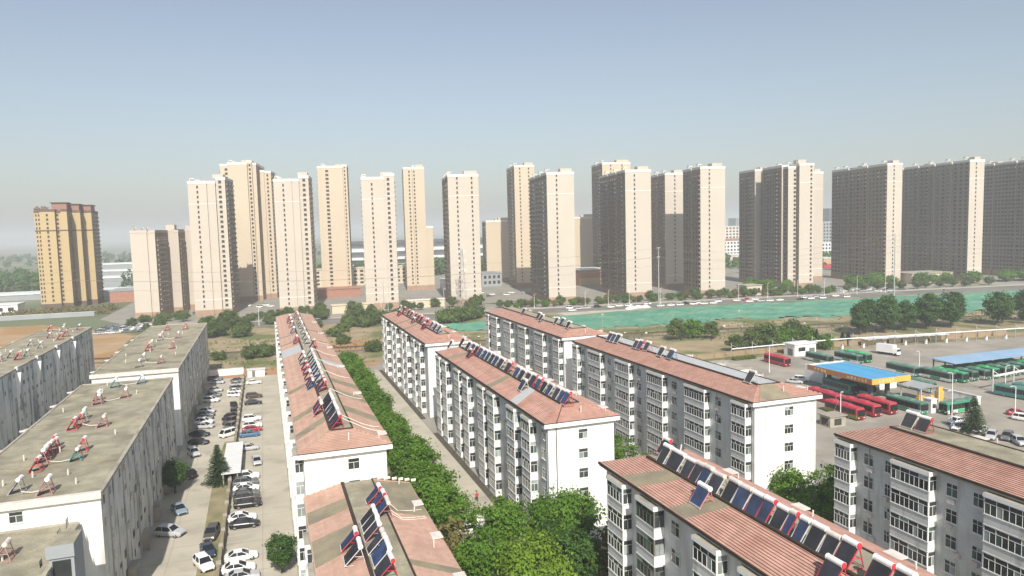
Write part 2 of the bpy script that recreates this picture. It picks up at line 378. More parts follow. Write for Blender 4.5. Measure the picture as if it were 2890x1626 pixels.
def steps(label, x, y, parts, L, H, seed, back=False, rz=R(-9), wins=(), capw=None):
    """end wall made of vertical strips stepping back"""
    vols = []; xx = 0
    for (w, dy, dh) in parts: vols.append((xx, xx+w, dy, L, H+dh)); xx += w+.02
    fr = [(cx, dy, H+dh, w) for (cx, dy, dh, w) in wins]
    caps = [capw] if capw else []
    return tower(label, x, y, vols, rz, 'tower_back' if back else 'tower_cream', fr, [(0, parts[0][1]+1, L-1, H+parts[0][2], -1), (xx-.02, parts[-1][1]+2, L-1, H+parts[-1][2], 1)], caps=caps, seed=seed, bands=not back)
steps('cream high-rise at the left end of the front row, stepped end wall', -39.4, 455, [(10.3, 0, 0), (4.6, .9, 0), (5.2, 2.6, 2.2)], 26, 78.3, 2, wins=[(5.2, 0, 0, .9), (17.2, 2.6, 2.2, 1.6)], capw=(13, 19, 4, 10, 80.5, 83))
steps('tallest cream tower, standing behind the left front-row high-rise', -25.5, 540, [(5.0, .8, -1), (13.0, 0, 0), (2.8, 2, 1.5), (2.6, 4, 0), (3.0, 18, -4), (4.6, 19, -4.5)], 40, 97, 3, back=True, wins=[(4.0, .8, -1, 2.0), (19.5, 2, 1.5, 1.3), (28.6, 19, -4.5, 1.2)], capw=(14, 20, 3, 10, 97, 99.5))
steps('pale cream front-row high-rise rising behind the long red roof', 7.6, 442, [(10.2, 0, 0), (4.0, .8, 0), (5.4, 2.4, 2)], 24, 78.5, 4, wins=[(5.4, 0, 0, .9), (17.0, 2.4, 2, 1.6)], capw=(13.5, 19, 4, 10, 80, 83.2))
steps('yellowish back-row tower between two front-row towers left of centre', 40.8, 553, [(2.5, 1.5, 0), (16.0, 0, 0), (3.0, 1.5, 1)], 24, 96, 5, back=True, wins=[(7.0, 0, 0, 2.2), (19.8, 1.5, 1, .9)], capw=(13, 20, 3, 9, 96, 98))
steps('cream front-row tower with two window columns left of picture centre', 57.6, 438, [(13.6, 0, 0), (6.0, .6, 2)], 22, 79.2, 6, wins=[(6.2, 0, 0, .9), (16.0, .6, 2, 1.5)], capw=(11.5, 18.6, 3, 9, 79.4, 83))
steps('narrow back-row tower with a dark groove down its face', 105.8, 557, [(6.4, .3, 0), (.6, 1.6, -1), (9.2, 0, 0), (5.5, 3, -46)], 24, 95.6, 7, back=True, wins=[(4.6, .3, 0, 1.1), (8.4, 0, 0, 1.1)], capw=(9.5, 15.5, 3, 9, 95.6, 98.5))
slab('cream tower behind the lattice mast, dark long side on its left', 109.0, 430, 19.0, 42, 80.2, 8, -1, (.3, .78), segs=2)
slab('low brown back tower with open balcony columns right of centre', 184.5, 598, 21, 24, 53.5, 9, -1, (), segs=4, back=True, caph=3)
slab('back-row tower partly hidden, cream end with a dark groove', 187.5, 529, 16, 34, 95, 10, -1, (.28, .72), back=True, segs=2)
slab('brown slab tower with cream end wall just right of centre', 165.5, 408, 17.2, 52, 79.8, 11, -1, (.36,))
slab('short brown tower seen in the gap between two big slabs', 268, 598, 22, 26, 55, 12, -1, (), segs=4, back=True, caph=3)
slab('cream back tower whose top shows above the brown slab', 264, 530, 24, 30, 97.6, 13, -1, (.3, .7), back=True, segs=2)
slab('brown slab tower with cream end behind the tall steel pole', 219.5, 408.5, 17.2, 54, 81.4, 14, -1, (.36,))
slab('set-back slab tower, its cream end half in shadow', 275.5, 453, 15.0, 28, 83, 15, -1, (.5,), segs=2)
slab('cream-ended tower right of the half-shadowed one', 266.5, 395.5, 17.0, 27, 82.4, 16, -1, (.36,), segs=2)
tower('stepped tower with a zigzag balcony column and two cream strips', 345.0, 404, [(6.2, 17.2, 0, 40, 85.6), (0.2, 6.2, 4, 14, 84.0), (-.8, 4.4, 10.5, 36, 85.4), (4.4, 6.2, 13, 40, 84), (-1.6, 3.6, 46, 70, 85.5), (3.6, 12, 38, 70, 84.4)], fronts=[(15.2, 0, 85.6, 1.3), (5.2, 4, 83, 1.6)], sides=[(-.8, 12, 35, 85, -1), (-1.6, 48, 69, 85, -1), (.2, 4.6, 10, 84, -1)], caps=[(7, 13, 3, 9, 85.6, 89), (5, 10, 50, 56, 84.4, 88)], seed=17)
slab('plain cream tower behind the stepped one, lower half in shadow', 398, 447, 12.5, 26, 83.5, 18, -1, (), segs=2)
slab('broad brown slab tower behind the three-armed pylon, narrow cream end', 424.0, 398, 12.2, 64, 85.6, 19, -1, (.45,))
slab('second broad brown slab tower from the right edge, cream end strip', 477.5, 377, 12.0, 82, 86.4, 20, -1, (.45,), segs=5)
slab('brown slab tower cut off by the right edge of the picture', 536, 368, 14.0, 80, 87.0, 21, -1, (.45,), segs=4)
# lower stepped block at far left and the yellow tower
t1v = [(0, 9.0, 0, 40, 50.6), (9.0, 10.0, .8, 40, 50.0), (10.0, 13.2, .6, 40, 50.6), (13.2, 16.5, 26, 60, 51.2), (16.5, 19.5, 25, 60, 50.6), (19.5, 23, 40, 70, 51), (23, 27.5, 39, 70, 50.8), (27.5, 30.8, 41, 70, 50.6)]
tower('lower cream tower block left of the front row, stepped dark side', -72.0, 462, t1v, fronts=[], sides=[(13.2, 3, 25, 50, 1), (19.5, 27, 39, 50, 1), (30.8, 43, 69, 50, 1)], caps=[(12, 17, 27, 32, 51, 54.5), (20, 26, 41, 47, 51, 54)], seed=22, bands=False, trim='tower_cream')
yv = [(0, 3.4, 1.2, 20, 66.5), (3.4, 12.2, 0, 30, 67.2), (12.2, 15.5, 2.6, 30, 66.2), (15.5, 19.3, 0.4, 26, 67.2), (19.3, 22, 14, 34, 66.8), (22, 25, 13, 44, 66.8), (25, 27.5, 22, 44, 66.8), (27.5, 30.6, 21, 48, 66.8)]
yt = tower('mustard yellow tower block with brown roof caps at far left', -144.6, 562, yv, rz=R(2), mat='tower_yellow', fronts=[(1.0, 1.2, 66.5, .8), (2.6, 1.2, 66.5, .8), (7.6, 0, 67.2, 1.2), (13.2, 2.6, 66, 1.2)], sides=[(19.3, 3, 13, 66, 1), (25, 14, 21, 66, 1), (30.6, 22, 47, 66, 1)], caps=[], seed=23, bands=False, trim='tower_dark_trim', sidemat='tower_yellow_shaded', pl='tower_dark_trim')
yb = MB(); yd = MB()
for (x0, x1, y0, y1, H) in yv: yd = MB(); yd.box(x0-.25, x1+.25, y0-.25, y1, 53.2, 53.9); yd.build('cornice', 'tower_dark_trim', yt)
for (x0, x1, y0, y1, z0, z1) in [(9, 18, 8, 20, 67, 72.4), (18.5, 24, 16, 28, 67, 71.6), (24.5, 30, 24, 40, 67, 71.2)]:
    yb = MB(); yb.box(x0, x1, y0, y1, z0, z1); yb.build('roof_house', 'tower_cap', yt); yd = MB(); yd.box(x0-.8, x1+.8, y0-.8, y1+.8, z1, z1+.5); yd.build('roof_cap', 'tower_dark_trim', yt)
for x0 in (0, 4.5):
    yb = MB(); yb.box(x0, x0+3, 2, 5, 66, 68); yb.build('turret', 'tower_cap', yt); yd = MB(); yd.hexa([(x0-.6, 1.4, 68), (x0+3.6, 1.4, 68), (x0+3.6, 5.6, 68), (x0-.6, 5.6, 68)], [(x0+1.3, 3.3, 70.2), (x0+1.7, 3.3, 70.2), (x0+1.7, 3.7, 70.2), (x0+1.3, 3.7, 70.2)]); yd.build('turret_roof', 'tower_dark_trim', yt)

# ---------------------------------------------------------------- six-storey flats
EAVE, ST_H = 18.8, 2.95
CACHE = {}
def cached(key, fn):
    if key not in CACHE: CACHE[key] = fn()
    return CACHE[key]
def glazing(ax, u0, u1, v0, v1, nb, nt, tr=.68):
    """frame bars and pane rectangles in (u, v); nb panes below the transom, nt above"""
    th = .048; vt = v0+(v1-v0)*tr; bars = [(u0, u1, v0, v0+th), (u0, u1, v1-th, v1), (u0, u1, vt-th/2, vt+th/2)]; panes = []
    for n, a, b in ((nb, v0, vt), (nt, vt, v1)):
        for i in range(n+1):
            c = u0+(u1-u0)*i/n; h = th*.5 if 0 < i < n else th
            bars.append((max(u0, c-h), min(u1, c+h), a, b))
        for i in range(n): panes.append((u0+(u1-u0)*i/n, u0+(u1-u0)*(i+1)/n, a, b))
    return bars, panes
D_BAY = 1.2
def bay_meshes(L, split, dark):
    """local origin: wall line, near end of the bay; bay spans x -D..0, y 0..L, z 0..2.95"""
    d = D_BAY; par = MB()
    par.box(-d, 0, .05, L, 0, 1.1, skip='ES'); par.box(-d-.01, 0, -.01, .05, 0, 1.1, 1)     # parapet box, near end painted brighter as sunlit
    par.box(-d-.07, .0, -.07, L+.05, 1.08, 1.16); par.box(-d-.05, 0, -.05, L+.04, -.06, .05)   # sill and foot mouldings
    fr = MB(); pn = MB(); plist = []
    b1, p1 = glazing('y', .06, L-.04, 1.16, 2.9, 8 if L > 4.5 else 5, 4 if L > 4.5 else 3)
    for (a, b, c, e) in b1: fr.box(-d-.02, -d+.06, a, b, c, e)
    for (a, b, c, e) in p1: plist.append(('o', a, b, c, e))
    b2, p2 = glazing('x', -d+.06, -.02, 1.16, 2.9, 2, 1)
    for (a, b, c, e) in b2: fr.box(a, b, -.02, .06, c, e)
    for (a, b, c, e) in p2: plist.append(('n', a, b, c, e))
    fr.cyl((-d+.04, .04, 1.1), (-d+.04, .04, 2.95), .095, n=6)
    return par.mesh('balcony', ['bay_render_shaded', 'white_paint']), fr.mesh('window_frame', ['frame_dark' if dark else 'frame_white']), plist
def pane_mesh(k, w, h, mat):
    def f():
        b = MB()
        if k == 'o': b.box(0, .03, 0, w, 0, h)
        else: b.box(0, w, 0, .03, 0, h)
        return b.mesh('pane', [mat])
    return cached(('pane', k, round(w, 3), round(h, 3), mat), f)
def panes_mesh(key, plist, dx, cur):
    def f():
        b = MB()
        for (k, a, c, z0, z1) in plist:
            if k == 'o': b.box(dx+.01, dx+.04, a, c, z0, z1)
            else: b.box(a, c, .01, .04, z0, z1)
        return b.mesh('panes', [cur])
    return cached(key, f)
GR = random.Random(11)
def gmat():
    q = GR.random(); return 'glass_curtain' if q < .15 else ('glass_green' if q < .3 else 'glass')
def add_bay(t, off, xw, y0, L, z, split, dark=False):
    key = ('bay', round(L, 2), split, dark)
    par, fr, pl = cached(key, lambda: bay_meshes(L, split, dark))
    o = ob('balcony', par, t, (xw-off[0], y0-off[1], z))
    ob('window_frame', fr, o)
    if split:
        for (k, a, c, z0, z1) in pl:
            me = pane_mesh(k, c-a, z1-z0, gmat()); ob('pane', me, o, (-D_BAY+.01, a, z0) if k == 'o' else (a, .015, z0))
    else:
        g = gmat(); ob('panes', panes_mesh(key+(g,), pl, -D_BAY, g), o, kind='stuff')
    return o
def window_west(t, off, xw, y0, y1, z0, z1, split):
    L = y1-y0; H = z1-z0
    def f():
        b = MB(); bars, pl = glazing('y', 0, L, 0, H, 2, 2, .66)
        for (a, c, e, g) in bars: b.box(-.05, .03, a, c, e, g)
        b.box(-.14, .0, -.06, L+.06, -.09, 0)
        return b.mesh('window', ['frame_white']), pl
    fr, pl = cached(('ww', round(L, 2), round(H, 2)), f)
    o = ob('window', fr, t, (xw-off[0], y0-off[1], z0))
    if split:
        for (a, c, e, g) in pl: ob('pane', pane_mesh('o', c-a, g-e, gmat()), o, (-.025, a, e))
    else:
        g_ = gmat()
        def g():
            b = MB()
            for (a, c, e, g2) in pl: b.box(-.025, .005, a, c, e, g2)
            return b.mesh('panes', [g_])
        ob('panes', cached(('wwp', round(L, 2), round(H, 2), g_), g), o, kind='stuff')
    return o
def window_south(t, off, x0, x1, yw, z0, z1, nb=2, nt=1, hood=True):
    """window in a gable facing -Y, set behind a shallow reveal with a dark lintel recess"""
    L = x1-x0; H = z1-z0
    def f():
        b = MB(); bars, pl = glazing('x', 0, L, 0, H, nb, nt, .64)
        for (a, c, e, g) in bars: b.box(a, c, -.035, .05, e, g)
        b.box(-.08, L+.08, -.14, 0, -.09, 0)
        return b.mesh('window', ['frame_white']), pl
    fr, pl = cached(('ws', round(L, 2), round(H, 2), nb, nt), f)
    o = ob('window', fr, t, (x0-off[0], yw-off[1], z0))
    for (a, c, e, g) in pl: ob('pane', pane_mesh('n', c-a, g-e, gmat()), o, (a, -.02, e))
    return o
def tile_slope(t, off, A0, A1, B0, B1, n, mat='tile', name='tile_course', base='tile_edge'):
    """courses from the eave edge A0-A1 up to the top edge B0-B1, each an overlapping strip with a lip"""
    A0, A1, B0, B1 = map(Vector, (A0, A1, B0, B1))
    nrm = (A1-A0).cross(B0-A0).normalized()
    if nrm.z < 0: nrm = -nrm
    for i in range(n):
        s0, s1 = i/n, (i+1)/n
        p0, p1 = A0.lerp(B0, s0), A1.lerp(B1, s0); q0, q1 = A0.lerp(B0, s1), A1.lerp(B1, s1)
        h = .06 if base == 'tile_edge' else .10; b = MB(off)
        b.face([p0+nrm*h, p1+nrm*h, q1+nrm*.012, q0+nrm*.012], 0); b.face([p0, p1, p1+nrm*h, p0+nrm*h], 1)
        b.build(name, [mat, base], t)
def heap_patch(t, off, A0, A1, B0, B1, u0, u1, mat='felt', v0=0.02, v1=.98):
    """felt laid over the tiles across a slope"""
    A0, A1, B0, B1 = map(Vector, (A0, A1, B0, B1)); nrm = (A1-A0).cross(B0-A0).normalized()
    if nrm.z < 0: nrm = -nrm
    def P(u, v): return A0.lerp(A1, u).lerp(B0.lerp(B1, u), v)+nrm*.10
    b = MB(off); n = 6
    for i in range(n):
        va, vb = lerp(v0, v1, i/n), lerp(v0, v1, (i+1)/n)
        b.face([P(u0, va), P(u1, va), P(u1, vb), P(u0, vb)])
    b.face([P(u0, v0), P(u0, v0)-nrm*.1, P(u1, v0)-nrm*.1, P(u1, v0)]); b.face([P(u0, v0), P(u0, v1), P(u0, v1)-nrm*.1, P(u0, v0)-nrm*.1])
    return b.build('felt_patch', mat, t)
def flats(label, x0, x1, y0, y1, bays, wins, split=True, eave=EAVE, nfl=6, hip=4.6, run=4.6, rise=1.5, gable=((.55, 1.7),), patches=(), courses=16, far_hip=True, dark=False, tile='tile', wall_side='side_render_shaded', plat='platform', name='apartment_block', near_hip=True, gab_skip=0, right_patches=(), hip_patch=None, bay_from=None, gutter=True, lip='tile_edge'):
    cx, cy = (x0+x1)/2, y0
    t = thing(name, label, 'apartment block', (cx, cy, 0), 0, 'red-roofed blocks of flats'); off = (cx, cy, 0)
    xl, xr, yn, yf = x0+.75, x1-.75, y0+.6, y1-.5
    w = MB(off); zt = eave-.55
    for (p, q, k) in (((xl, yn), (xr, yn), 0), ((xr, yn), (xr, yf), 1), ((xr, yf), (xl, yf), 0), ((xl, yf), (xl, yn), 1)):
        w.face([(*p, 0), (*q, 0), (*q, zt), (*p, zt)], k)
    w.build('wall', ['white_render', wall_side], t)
    f = MB(off)                                               # eaves slab: concrete lip round the roof
    f.box(x0, x1, y0, y0+.9, eave-.62, eave+.03); f.box(x0, x0+.95, y0+.9, y1, eave-.34, eave+.02, 1); f.box(x1-.95, x1, y0+.9, y1, eave-.34, eave+.02, 1)
    f.box(x0+.95, x1-.95, y0+.9, y1, eave-.34, eave-.2, 1); f.box(x0+.3, x1-.3, y1-.02, y1+.1, eave-.5, eave, 1)
    f.build('eaves', ['white_paint', 'concrete'], t)
    g = MB(off)
    if gutter:
        g.box(x0-.16, x0+.06, y0+.05, y1, eave-.10, eave+.15)
    g.box(x0, x1, y0-.05, y0+.05, eave+.035, eave+.11)
    g.build('gutter', 'gutter', t)
    zp = eave+rise; xp0, xp1 = x0+run, x1-run; yp0 = y0+hip if near_hip else y0; yp1 = y1-hip if far_hip else y1
    e = eave+.06
    LS = ((x0+.05, y0+.08, e), (x0+.05, y1, e), (xp0, yp0, zp), (xp0, yp1, zp))
    RS = ((x1-.05, y0+.08, e), (x1-.05, y1, e), (xp1, yp0, zp), (xp1, yp1, zp))
    NSl = ((x0+.05, y0+.08, e), (x1-.05, y0+.08, e), (xp0, yp0, zp), (xp1, yp0, zp))
    tile_slope(t, off, *LS, courses, tile, base=lip); tile_slope(t, off, *RS, max(8, courses//2), tile)
    if near_hip: tile_slope(t, off, *NSl, courses, tile)
    rb = MB(off)
    if far_hip: rb.face([(x0+.05, y1, e), (x1-.05, y1, e), (xp1, yp1, zp), (xp0, yp1, zp)])
    else: rb.face([(x0+.05, y1, e), (x1-.05, y1, e), (xp1, y1, zp), (xp0, y1, zp)])
    rb.build('far_slope', tile, t)
    pf = MB(off); pf.box(xp0+.1, xp1, yp0, yp1, zp-.3, zp+.02); pf.build('roof_platform', plat, t)
    kb = MB(off); kb.box(xp0-.22, xp0+.14, yp0-.1, yp1, zp-.14, zp+.24); kb.box(xp0+.12, xp1, yp0-.12, yp0+.1, zp-.1, zp+.16); kb.box(xp1-.1, xp1+.1, yp0, yp1, zp-.1, zp+.12)
    kb.build('roof_kerb', 'gutter', t)
    if near_hip:
        rg = MB(off)                                          # mortar ridge along the hips
        for (sx, tx) in ((x0, xp0), (x1, xp1)): 
            for i in range(9):
                a, b = (i+.1)/9, (i+.75)/9
                p = Vector((sx, y0+.08, e)).lerp(Vector((tx, yp0, zp)), a); q = Vector((sx, y0+.08, e)).lerp(Vector((tx, yp0, zp)), b); rg.bar(p+Vector((0, 0, .06)), q+Vector((0, 0, .06)), .13)
        rg.build('hip_ridge', tile, t)
    for (ya, yb, mt) in patches: 
        L = y1-(y0+.08); heap_patch(t, off, *LS, (ya-y0)/L, (yb-y0)/L, mt)
    for (ya, yb, mt) in right_patches:
        L = y1-(y0+.08); heap_patch(t, off, *RS, (ya-y0)/L, (yb-y0)/L, mt)
    if hip_patch: heap_patch(t, off, *NSl, hip_patch[0], hip_patch[1], 'felt')
    top = eave-.9
    for (ya, yb) in bays:
        for k in range(nfl):
            z = top-ST_H*(k+1)
            if z < -.6: continue
            add_bay(t, off, xl, ya, yb-ya, z, split if k < 5 else False, dark and ya < 66 and k in (0, 1, 2, 3) and ya > 60)
        rf = MB(off); rf.box(xl-D_BAY-.12, xl, ya-.1, yb+.08, top, top+.42, 0, 1); rf.box(xl-D_BAY-.1, xl-.3, ya-.09, ya+.05, top-.02, top+.44)
        rf.build('balcony_roof', ['white_paint', 'concrete'], t)
    for (ya, yb) in wins:
        for k in range(nfl):
            z = top-ST_H*(k+1)
            if z < -.2: continue
            window_west(t, off, xl, ya, yb, z+1.05, z+2.55, split and k < 4)
            if GR.random() < .38: b = MB(off); yy = ya+GR.uniform(-.9, .6); b.box(xl-.38, xl-.04, yy, yy+.8, z+.35, z+.9); b.build('air_conditioner', 'tank_old', t)
    for (u, wd) in gable:
        for k in range(gab_skip, nfl):
            z = top-ST_H*(k+1)
            if z < 0: continue
            c = x0+(x1-x0)*u; window_south(t, off, c-wd/2, c+wd/2, yn, z+.95, z+2.45, 3 if wd > 1.6 else 2, 2 if wd > 1.6 else 1)
    for yy in ([y0+1.0]+[b[0]-2.0 for b in bays if b[0] > y0+6][::2]): dp = MB(off); dp.cyl((xl-.09, yy, .2), (xl-.09, yy, eave-.5), .06, n=6); dp.build('downpipe', 'galv', t)
    for xx in (xl+.5, xr-.15): dp = MB(off); dp.cyl((xx, yn-.09, .2), (xx, yn-.09, eave-.65), .065, n=6); dp.build('downpipe', 'white_paint', t)
    rr = random.Random(int(y0*7+x0))
    for yy in [y0+1.6+i*(y1-y0-3)/6 for i in range(7)]:
        vp = MB(off); vp.cyl((x1-1.6+rr.uniform(-.3, .3), yy, eave), (x1-1.6, yy, eave+1.3), .09, n=6); vp.build('vent_pipe', 'tank_old', t)
        if yy+3.8 > y1: continue
        vp = MB(off); vp.box(x1-1.1, x1-.3, yy+2.2, yy+3.4, eave, eave+.4); vp.box(x1-1.3, x1-.1, yy+2, yy+3.6, eave+.38, eave+.52); vp.build('vent_box', 'tank_old', t)
    if near_hip: vp = MB(off); vp.cyl((x0+(x1-x0)*.55, y0+2.0, eave+.4), (x0+(x1-x0)*.55, y0+2.0, eave+1.7), .1, n=6); vp.build('vent_pipe', 'tank_old', t)
    return t
def pairs(nears, L=3.7): return [(a, a+L) for a in nears]
BC = flats('red-roofed block with a white gable facing us beside the concrete road', 36.7, 48.8, 93.3, 161.5, pairs([98.4, 105.4, 116.2, 122.4, 132.8, 139.4, 150.2, 156.2]), [(112.2, 113.7), (129.0, 130.5), (145.5, 147), (95.0, 96.4)], True, patches=[(149.5, 152.0, 'felt'), (119, 121.4, 'felt'), (105.5, 108.6, 'grey_sheet')], gable=((.52, 1.5),))
b = MB((42.75, 93.3, 0)); b.bar((41.6, 97.9, 20.5), (38.6, 93.3, 19.0), .07); b.bar((38.6, 93.2, 19.0), (38.7, 93.8, 18.0), .07); b.bar((38.7, 93.8, 18.0), (38.75, 93.8, .5), .06); b.build('cable', 'gutter', BC)
BB = flats('far red-roofed block at the end of the concrete road', 36.8, 48.8, 173.3, 242, pairs([178.2, 185.4, 196.2, 202.4, 212.8, 219.4, 230.2, 236.2]), [(192.2, 193.7), (209, 210.5)], False, patches=[(200, 203, 'felt'), (213, 215, 'felt')], courses=12, gable=((.52, 1.5),))
BD = flats('long red-roofed block with a wide white gable before the bus depot', 70.9, 84.4, 91.2, 160.3, [(92.6, 96.2), (103.7, 109.9), (117.4, 123.3), (130.6, 136.9), (144.0, 150.4), (156.6, 159.4)], [(100.5, 102.2), (114.2, 116.0), (127.6, 129.3), (141.0, 142.6), (154.7, 156.3)], True, plat='grey_sheet', gable=((.545, 1.75),), hip_patch=(.08, .60))
BA = flats('distant red-roofed block in front of the green netting', 70.6, 84.0, 165.8, 232, [(167.3, 171), (178.4, 184.6), (192.1, 198), (205.3, 211.6), (218.7, 225), (227.6, 230.6)], [(175.2, 176.9), (189, 190.6), (202.3, 204)], False, courses=12, gable=((.55, 1.7),), tile='tile')
BE = flats('near red-roofed block at lower right with a row of heaters on its ridge', 36.6, 48.7, 6, 75.5, pairs([68.84, 62.06, 51.4, 44.6, 34.2]), [(59.2, 60.7), (41.6, 43.1)], True, patches=[(66.4, 70.0, 'felt'), (57.2, 60.0, 'felt')], courses=14, lip='tile_gap', dark=True, plat='platform', run=3.95)
BF = flats('red-roofed block with shaded walls at the right edge with wide glazed balconies', 70.0, 84.5, 4, 73.4, [(70.3, 72.9), (58.8, 64.0), (46.9, 52.3), (35, 40)], [(67.7, 69.2), (65.1, 65.95), (56.2, 57.6), (53.2, 54.4), (44.2, 45.6)], True, courses=15, lip='tile_gap', plat='roof_felt')
BG = flats('long central block with a pink tiled roof crowded with solar heaters', 2.8, 14.9, 93.2, 256, pairs([94.6, 102.5, 112.4, 119.5, 130, 137.2, 147.5, 155, 165, 172.5, 183, 190, 200.5, 208, 218.5, 226, 237, 244]), [], False, patches=[(99.5, 102.2, 'felt'), (109.5, 112, 'felt'), (129, 131.5, 'felt'), (168, 178.5, 'grey_sheet'), (186, 187.2, 'felt'), (200, 201.2, 'felt')], right_patches=[(117, 121, 'felt'), (104, 108, 'felt'), (128, 132, 'felt'), (149, 154, 'grey_sheet'), (184, 186, 'felt'), (206, 208, 'felt')], courses=13, tile='tile_pale', gable=((.58, 1.5),), gutter=False)
BH = flats('lower near block at bottom centre with patched pink tile roof', 3.2, 17.0, 30, 93.3, pairs([79.6, 71.4, 62.6, 54]), [], True, eave=13.2, nfl=4, far_hip=False, run=5.0, rise=1.2, patches=[(83.5, 87.2, 'felt'), (72.2, 78.6, 'felt'), (58, 61, 'felt')], right_patches=[(80.5, 92.5, 'felt'), (65, 66.5, 'felt')], courses=15, tile='tile_pale', gable=(), plat='roof_felt', gutter=False)
# half-round ridge tiles where the lower roof meets the tall gable
for i in range(17):
    x = 3.6+i*.85; zz = 13.5+1.15*min(1, min(x-3.2, 17-x)/5.0)
    if 8.6 < x < 11.6: continue
    rt_ = MB((10.1, 30, 0)); rt_.cyl((x, 93.35, zz), (x+.62, 93.35, zz+.02), .2, n=8); rt_.build('ridge_tile', 'pipe_lag', BH)

# ---------------------------------------------------------------- flat-roofed grey flats on the left
def grey_flats(label, x0, x1, y0, y1, H, wall='old_render', seed=1, near_wins=(), ledges_left=(), streaks=(), porches=(), white_edge=None, west=True):
    cx, cy = (x0+x1)/2, y0; off = (cx, cy, 0)
    t = thing('flat_roofed_block', label, 'apartment block', (cx, cy, 0), 0, 'flat-roofed grey blocks')
    w = MB(off)
    for (p, q, k) in (((x0, y0), (x1, y0), 0), ((x1, y0), (x1, y1), 1), ((x1, y1), (x0, y1), 1), ((x0, y1), (x0, y0), 1)):
        w.face([(*p, 0), (*q, 0), (*q, H-.3), (*p, H-.3)], k)
    w.build('wall', ['white_render', wall], t)
    r = MB(off); r.box(x0-.25, x1+.12, y0-.35, y1+.2, H-.3, H); r.build('roof_slab', 'roof_felt', t)
    p = MB(off); p.box(x0-.3, x1+.15, y0-.45, y0+.25, H-.55, H+.25); p.box(x1-.22, x1+.22, y0+.25, y1, H-.2, H+.14, 1); p.box(x0-.3, x0+.05, y0+.25, y1, H-.2, H+.12, 1); p.box(x0, x1, y1, y1+.25, H-.2, H+.2, 1)
    p.build('parapet', ['tank_old', 'concrete'], t)
    rr = random.Random(seed)
    # small windows of the stair and kitchens on the long wall
    wb = MB(off); n = int((y1-y0)/3.3)
    for i in range(n):
        c = y0+1.6+i*3.3
        for k in range(6):
            z = 1.9+k*2.75
            if rr.random() < .62:
                hw = rr.choice((.35, .45, .6)); wb.box(x1-.02, x1+.035, c-hw, c+hw, z, z+rr.choice((.7, 1.0, 1.1)))
    wb.build('small_windows', 'glass', t, kind='stuff')
    for i in range(int((y1-y0)/9)): dp = MB(off); dp.cyl((x1+.1, y0+4+i*9, .3), (x1+.1, y0+4+i*9, H-.3), .07, n=6); dp.build('downpipe', 'galv', t)
    for (ya, yb) in porches:
        b = MB(off); b.box(x1, x1+1.1, ya, yb, 2.5, 2.7); b.box(x1, x1+.9, ya, ya+.2, 0, 2.5); b.build('porch', 'concrete', t)
        b = MB(off); b.box(x1-.02, x1+.04, ya+.4, yb-.3, .05, 2.2); b.build('door', 'frame_dark', t)
    for (xa, xb) in near_wins:
        window_south(t, off, xa, xb, y0, H-2.2, H-.9, 2, 1)
    for yy in ledges_left:
        b = MB(off); b.prism([(x0-1.5, yy), (x0-.2, yy-.2), (x0-.2, yy+1.8)], H-.35, H-.1); b.build('roof_ledge', 'tank_old', t)
    for yy in streaks:
        b = MB(off); b.box(x1-.1, x1+.5, yy, yy+1.5, H-.3, H+.5); b.build('stair_cap', 'tank_old', t)
        b = MB(off); b.hexa([(x1, yy+.1, H-9), (x1+.06, yy+.1, H-9), (x1+.06, yy+.6, H-9), (x1, yy+.6, H-9)], [(x1, yy, H-.9), (x1+1.15, yy, H-.9), (x1+1.15, yy+.5, H-.9), (x1, yy+.5, H-.9)]); b.build('wall_fin', 'white_paint', t)  # white wedge shaped like the sunlit face of a stair shaft
    for i in range(14):
        vp = MB(off); x, y = rr.uniform(x0+2, x1-2), rr.uniform(y0+2, y1-2); vp.cyl((x, y, H), (x, y, H+.75), .11, n=6); vp.build('vent_pipe', 'tank_old', t)
    for i in range(int((y1-y0)/22)):
        yy = y0+14+i*22; b = MB(off); b.box(x0, x1, yy, yy+.25, H, H+.13); b.build('roof_joint', 'felt', t)
    return t
L1 = grey_flats('near grey block with a flat weedy roof left of the lane', -36.0, -19.4, 92.5, 163.5, 17.5, seed=1, near_wins=[(-35.5, -34), (-31.8, -30.2), (-28.6, -27.2)], ledges_left=(108, 117, 129, 146, 158), porches=[(105, 107.5), (116.5, 119), (128, 131), (141, 144), (153, 156)])
L2 = grey_flats('far grey flat-roofed block at the head of the lane', -36.5, -19.4, 174, 262, 17.5, seed=2, ledges_left=(180, 196, 209, 222, 232), porches=[(186, 189), (201, 203.5), (214, 217), (230, 233)])
L0 = grey_flats('blue-grey stained block with sunlit white fins at the left edge', -70.0, -55.6, 120, 271, 17.5, wall='blue_render', seed=3, ledges_left=(196, 210, 222, 235, 246), streaks=(192, 208, 226, 244))
L3 = grey_flats('lower flat roof with a small stair tower in the bottom left corner', -40, -21.8, 40, 92.0, 14.4, wall='old_render', seed=4)
off3 = (-30.9, 40, 0)
sb = MB(off3); sb.box(-21.8, -19.6, 80.4, 84.2, 10.8, 16.5, 0, 1); sb.box(-22.0, -19.5, 80.2, 80.42, 15.3, 16.6); sb.build('stair_tower', ['low_grey', 'roof_felt'], L3)
sg = MB(off3); sg.box(-21.5, -19.9, 80.3, 80.39, 12.6, 15.0); sg.build('stair_glass', 'glass', L3)
sw = MB(off3); sw.box(-21.6, -19.7, 80.1, 80.38, 10.4, 12.5); sw.build('stair_panel', 'white_paint', L3)

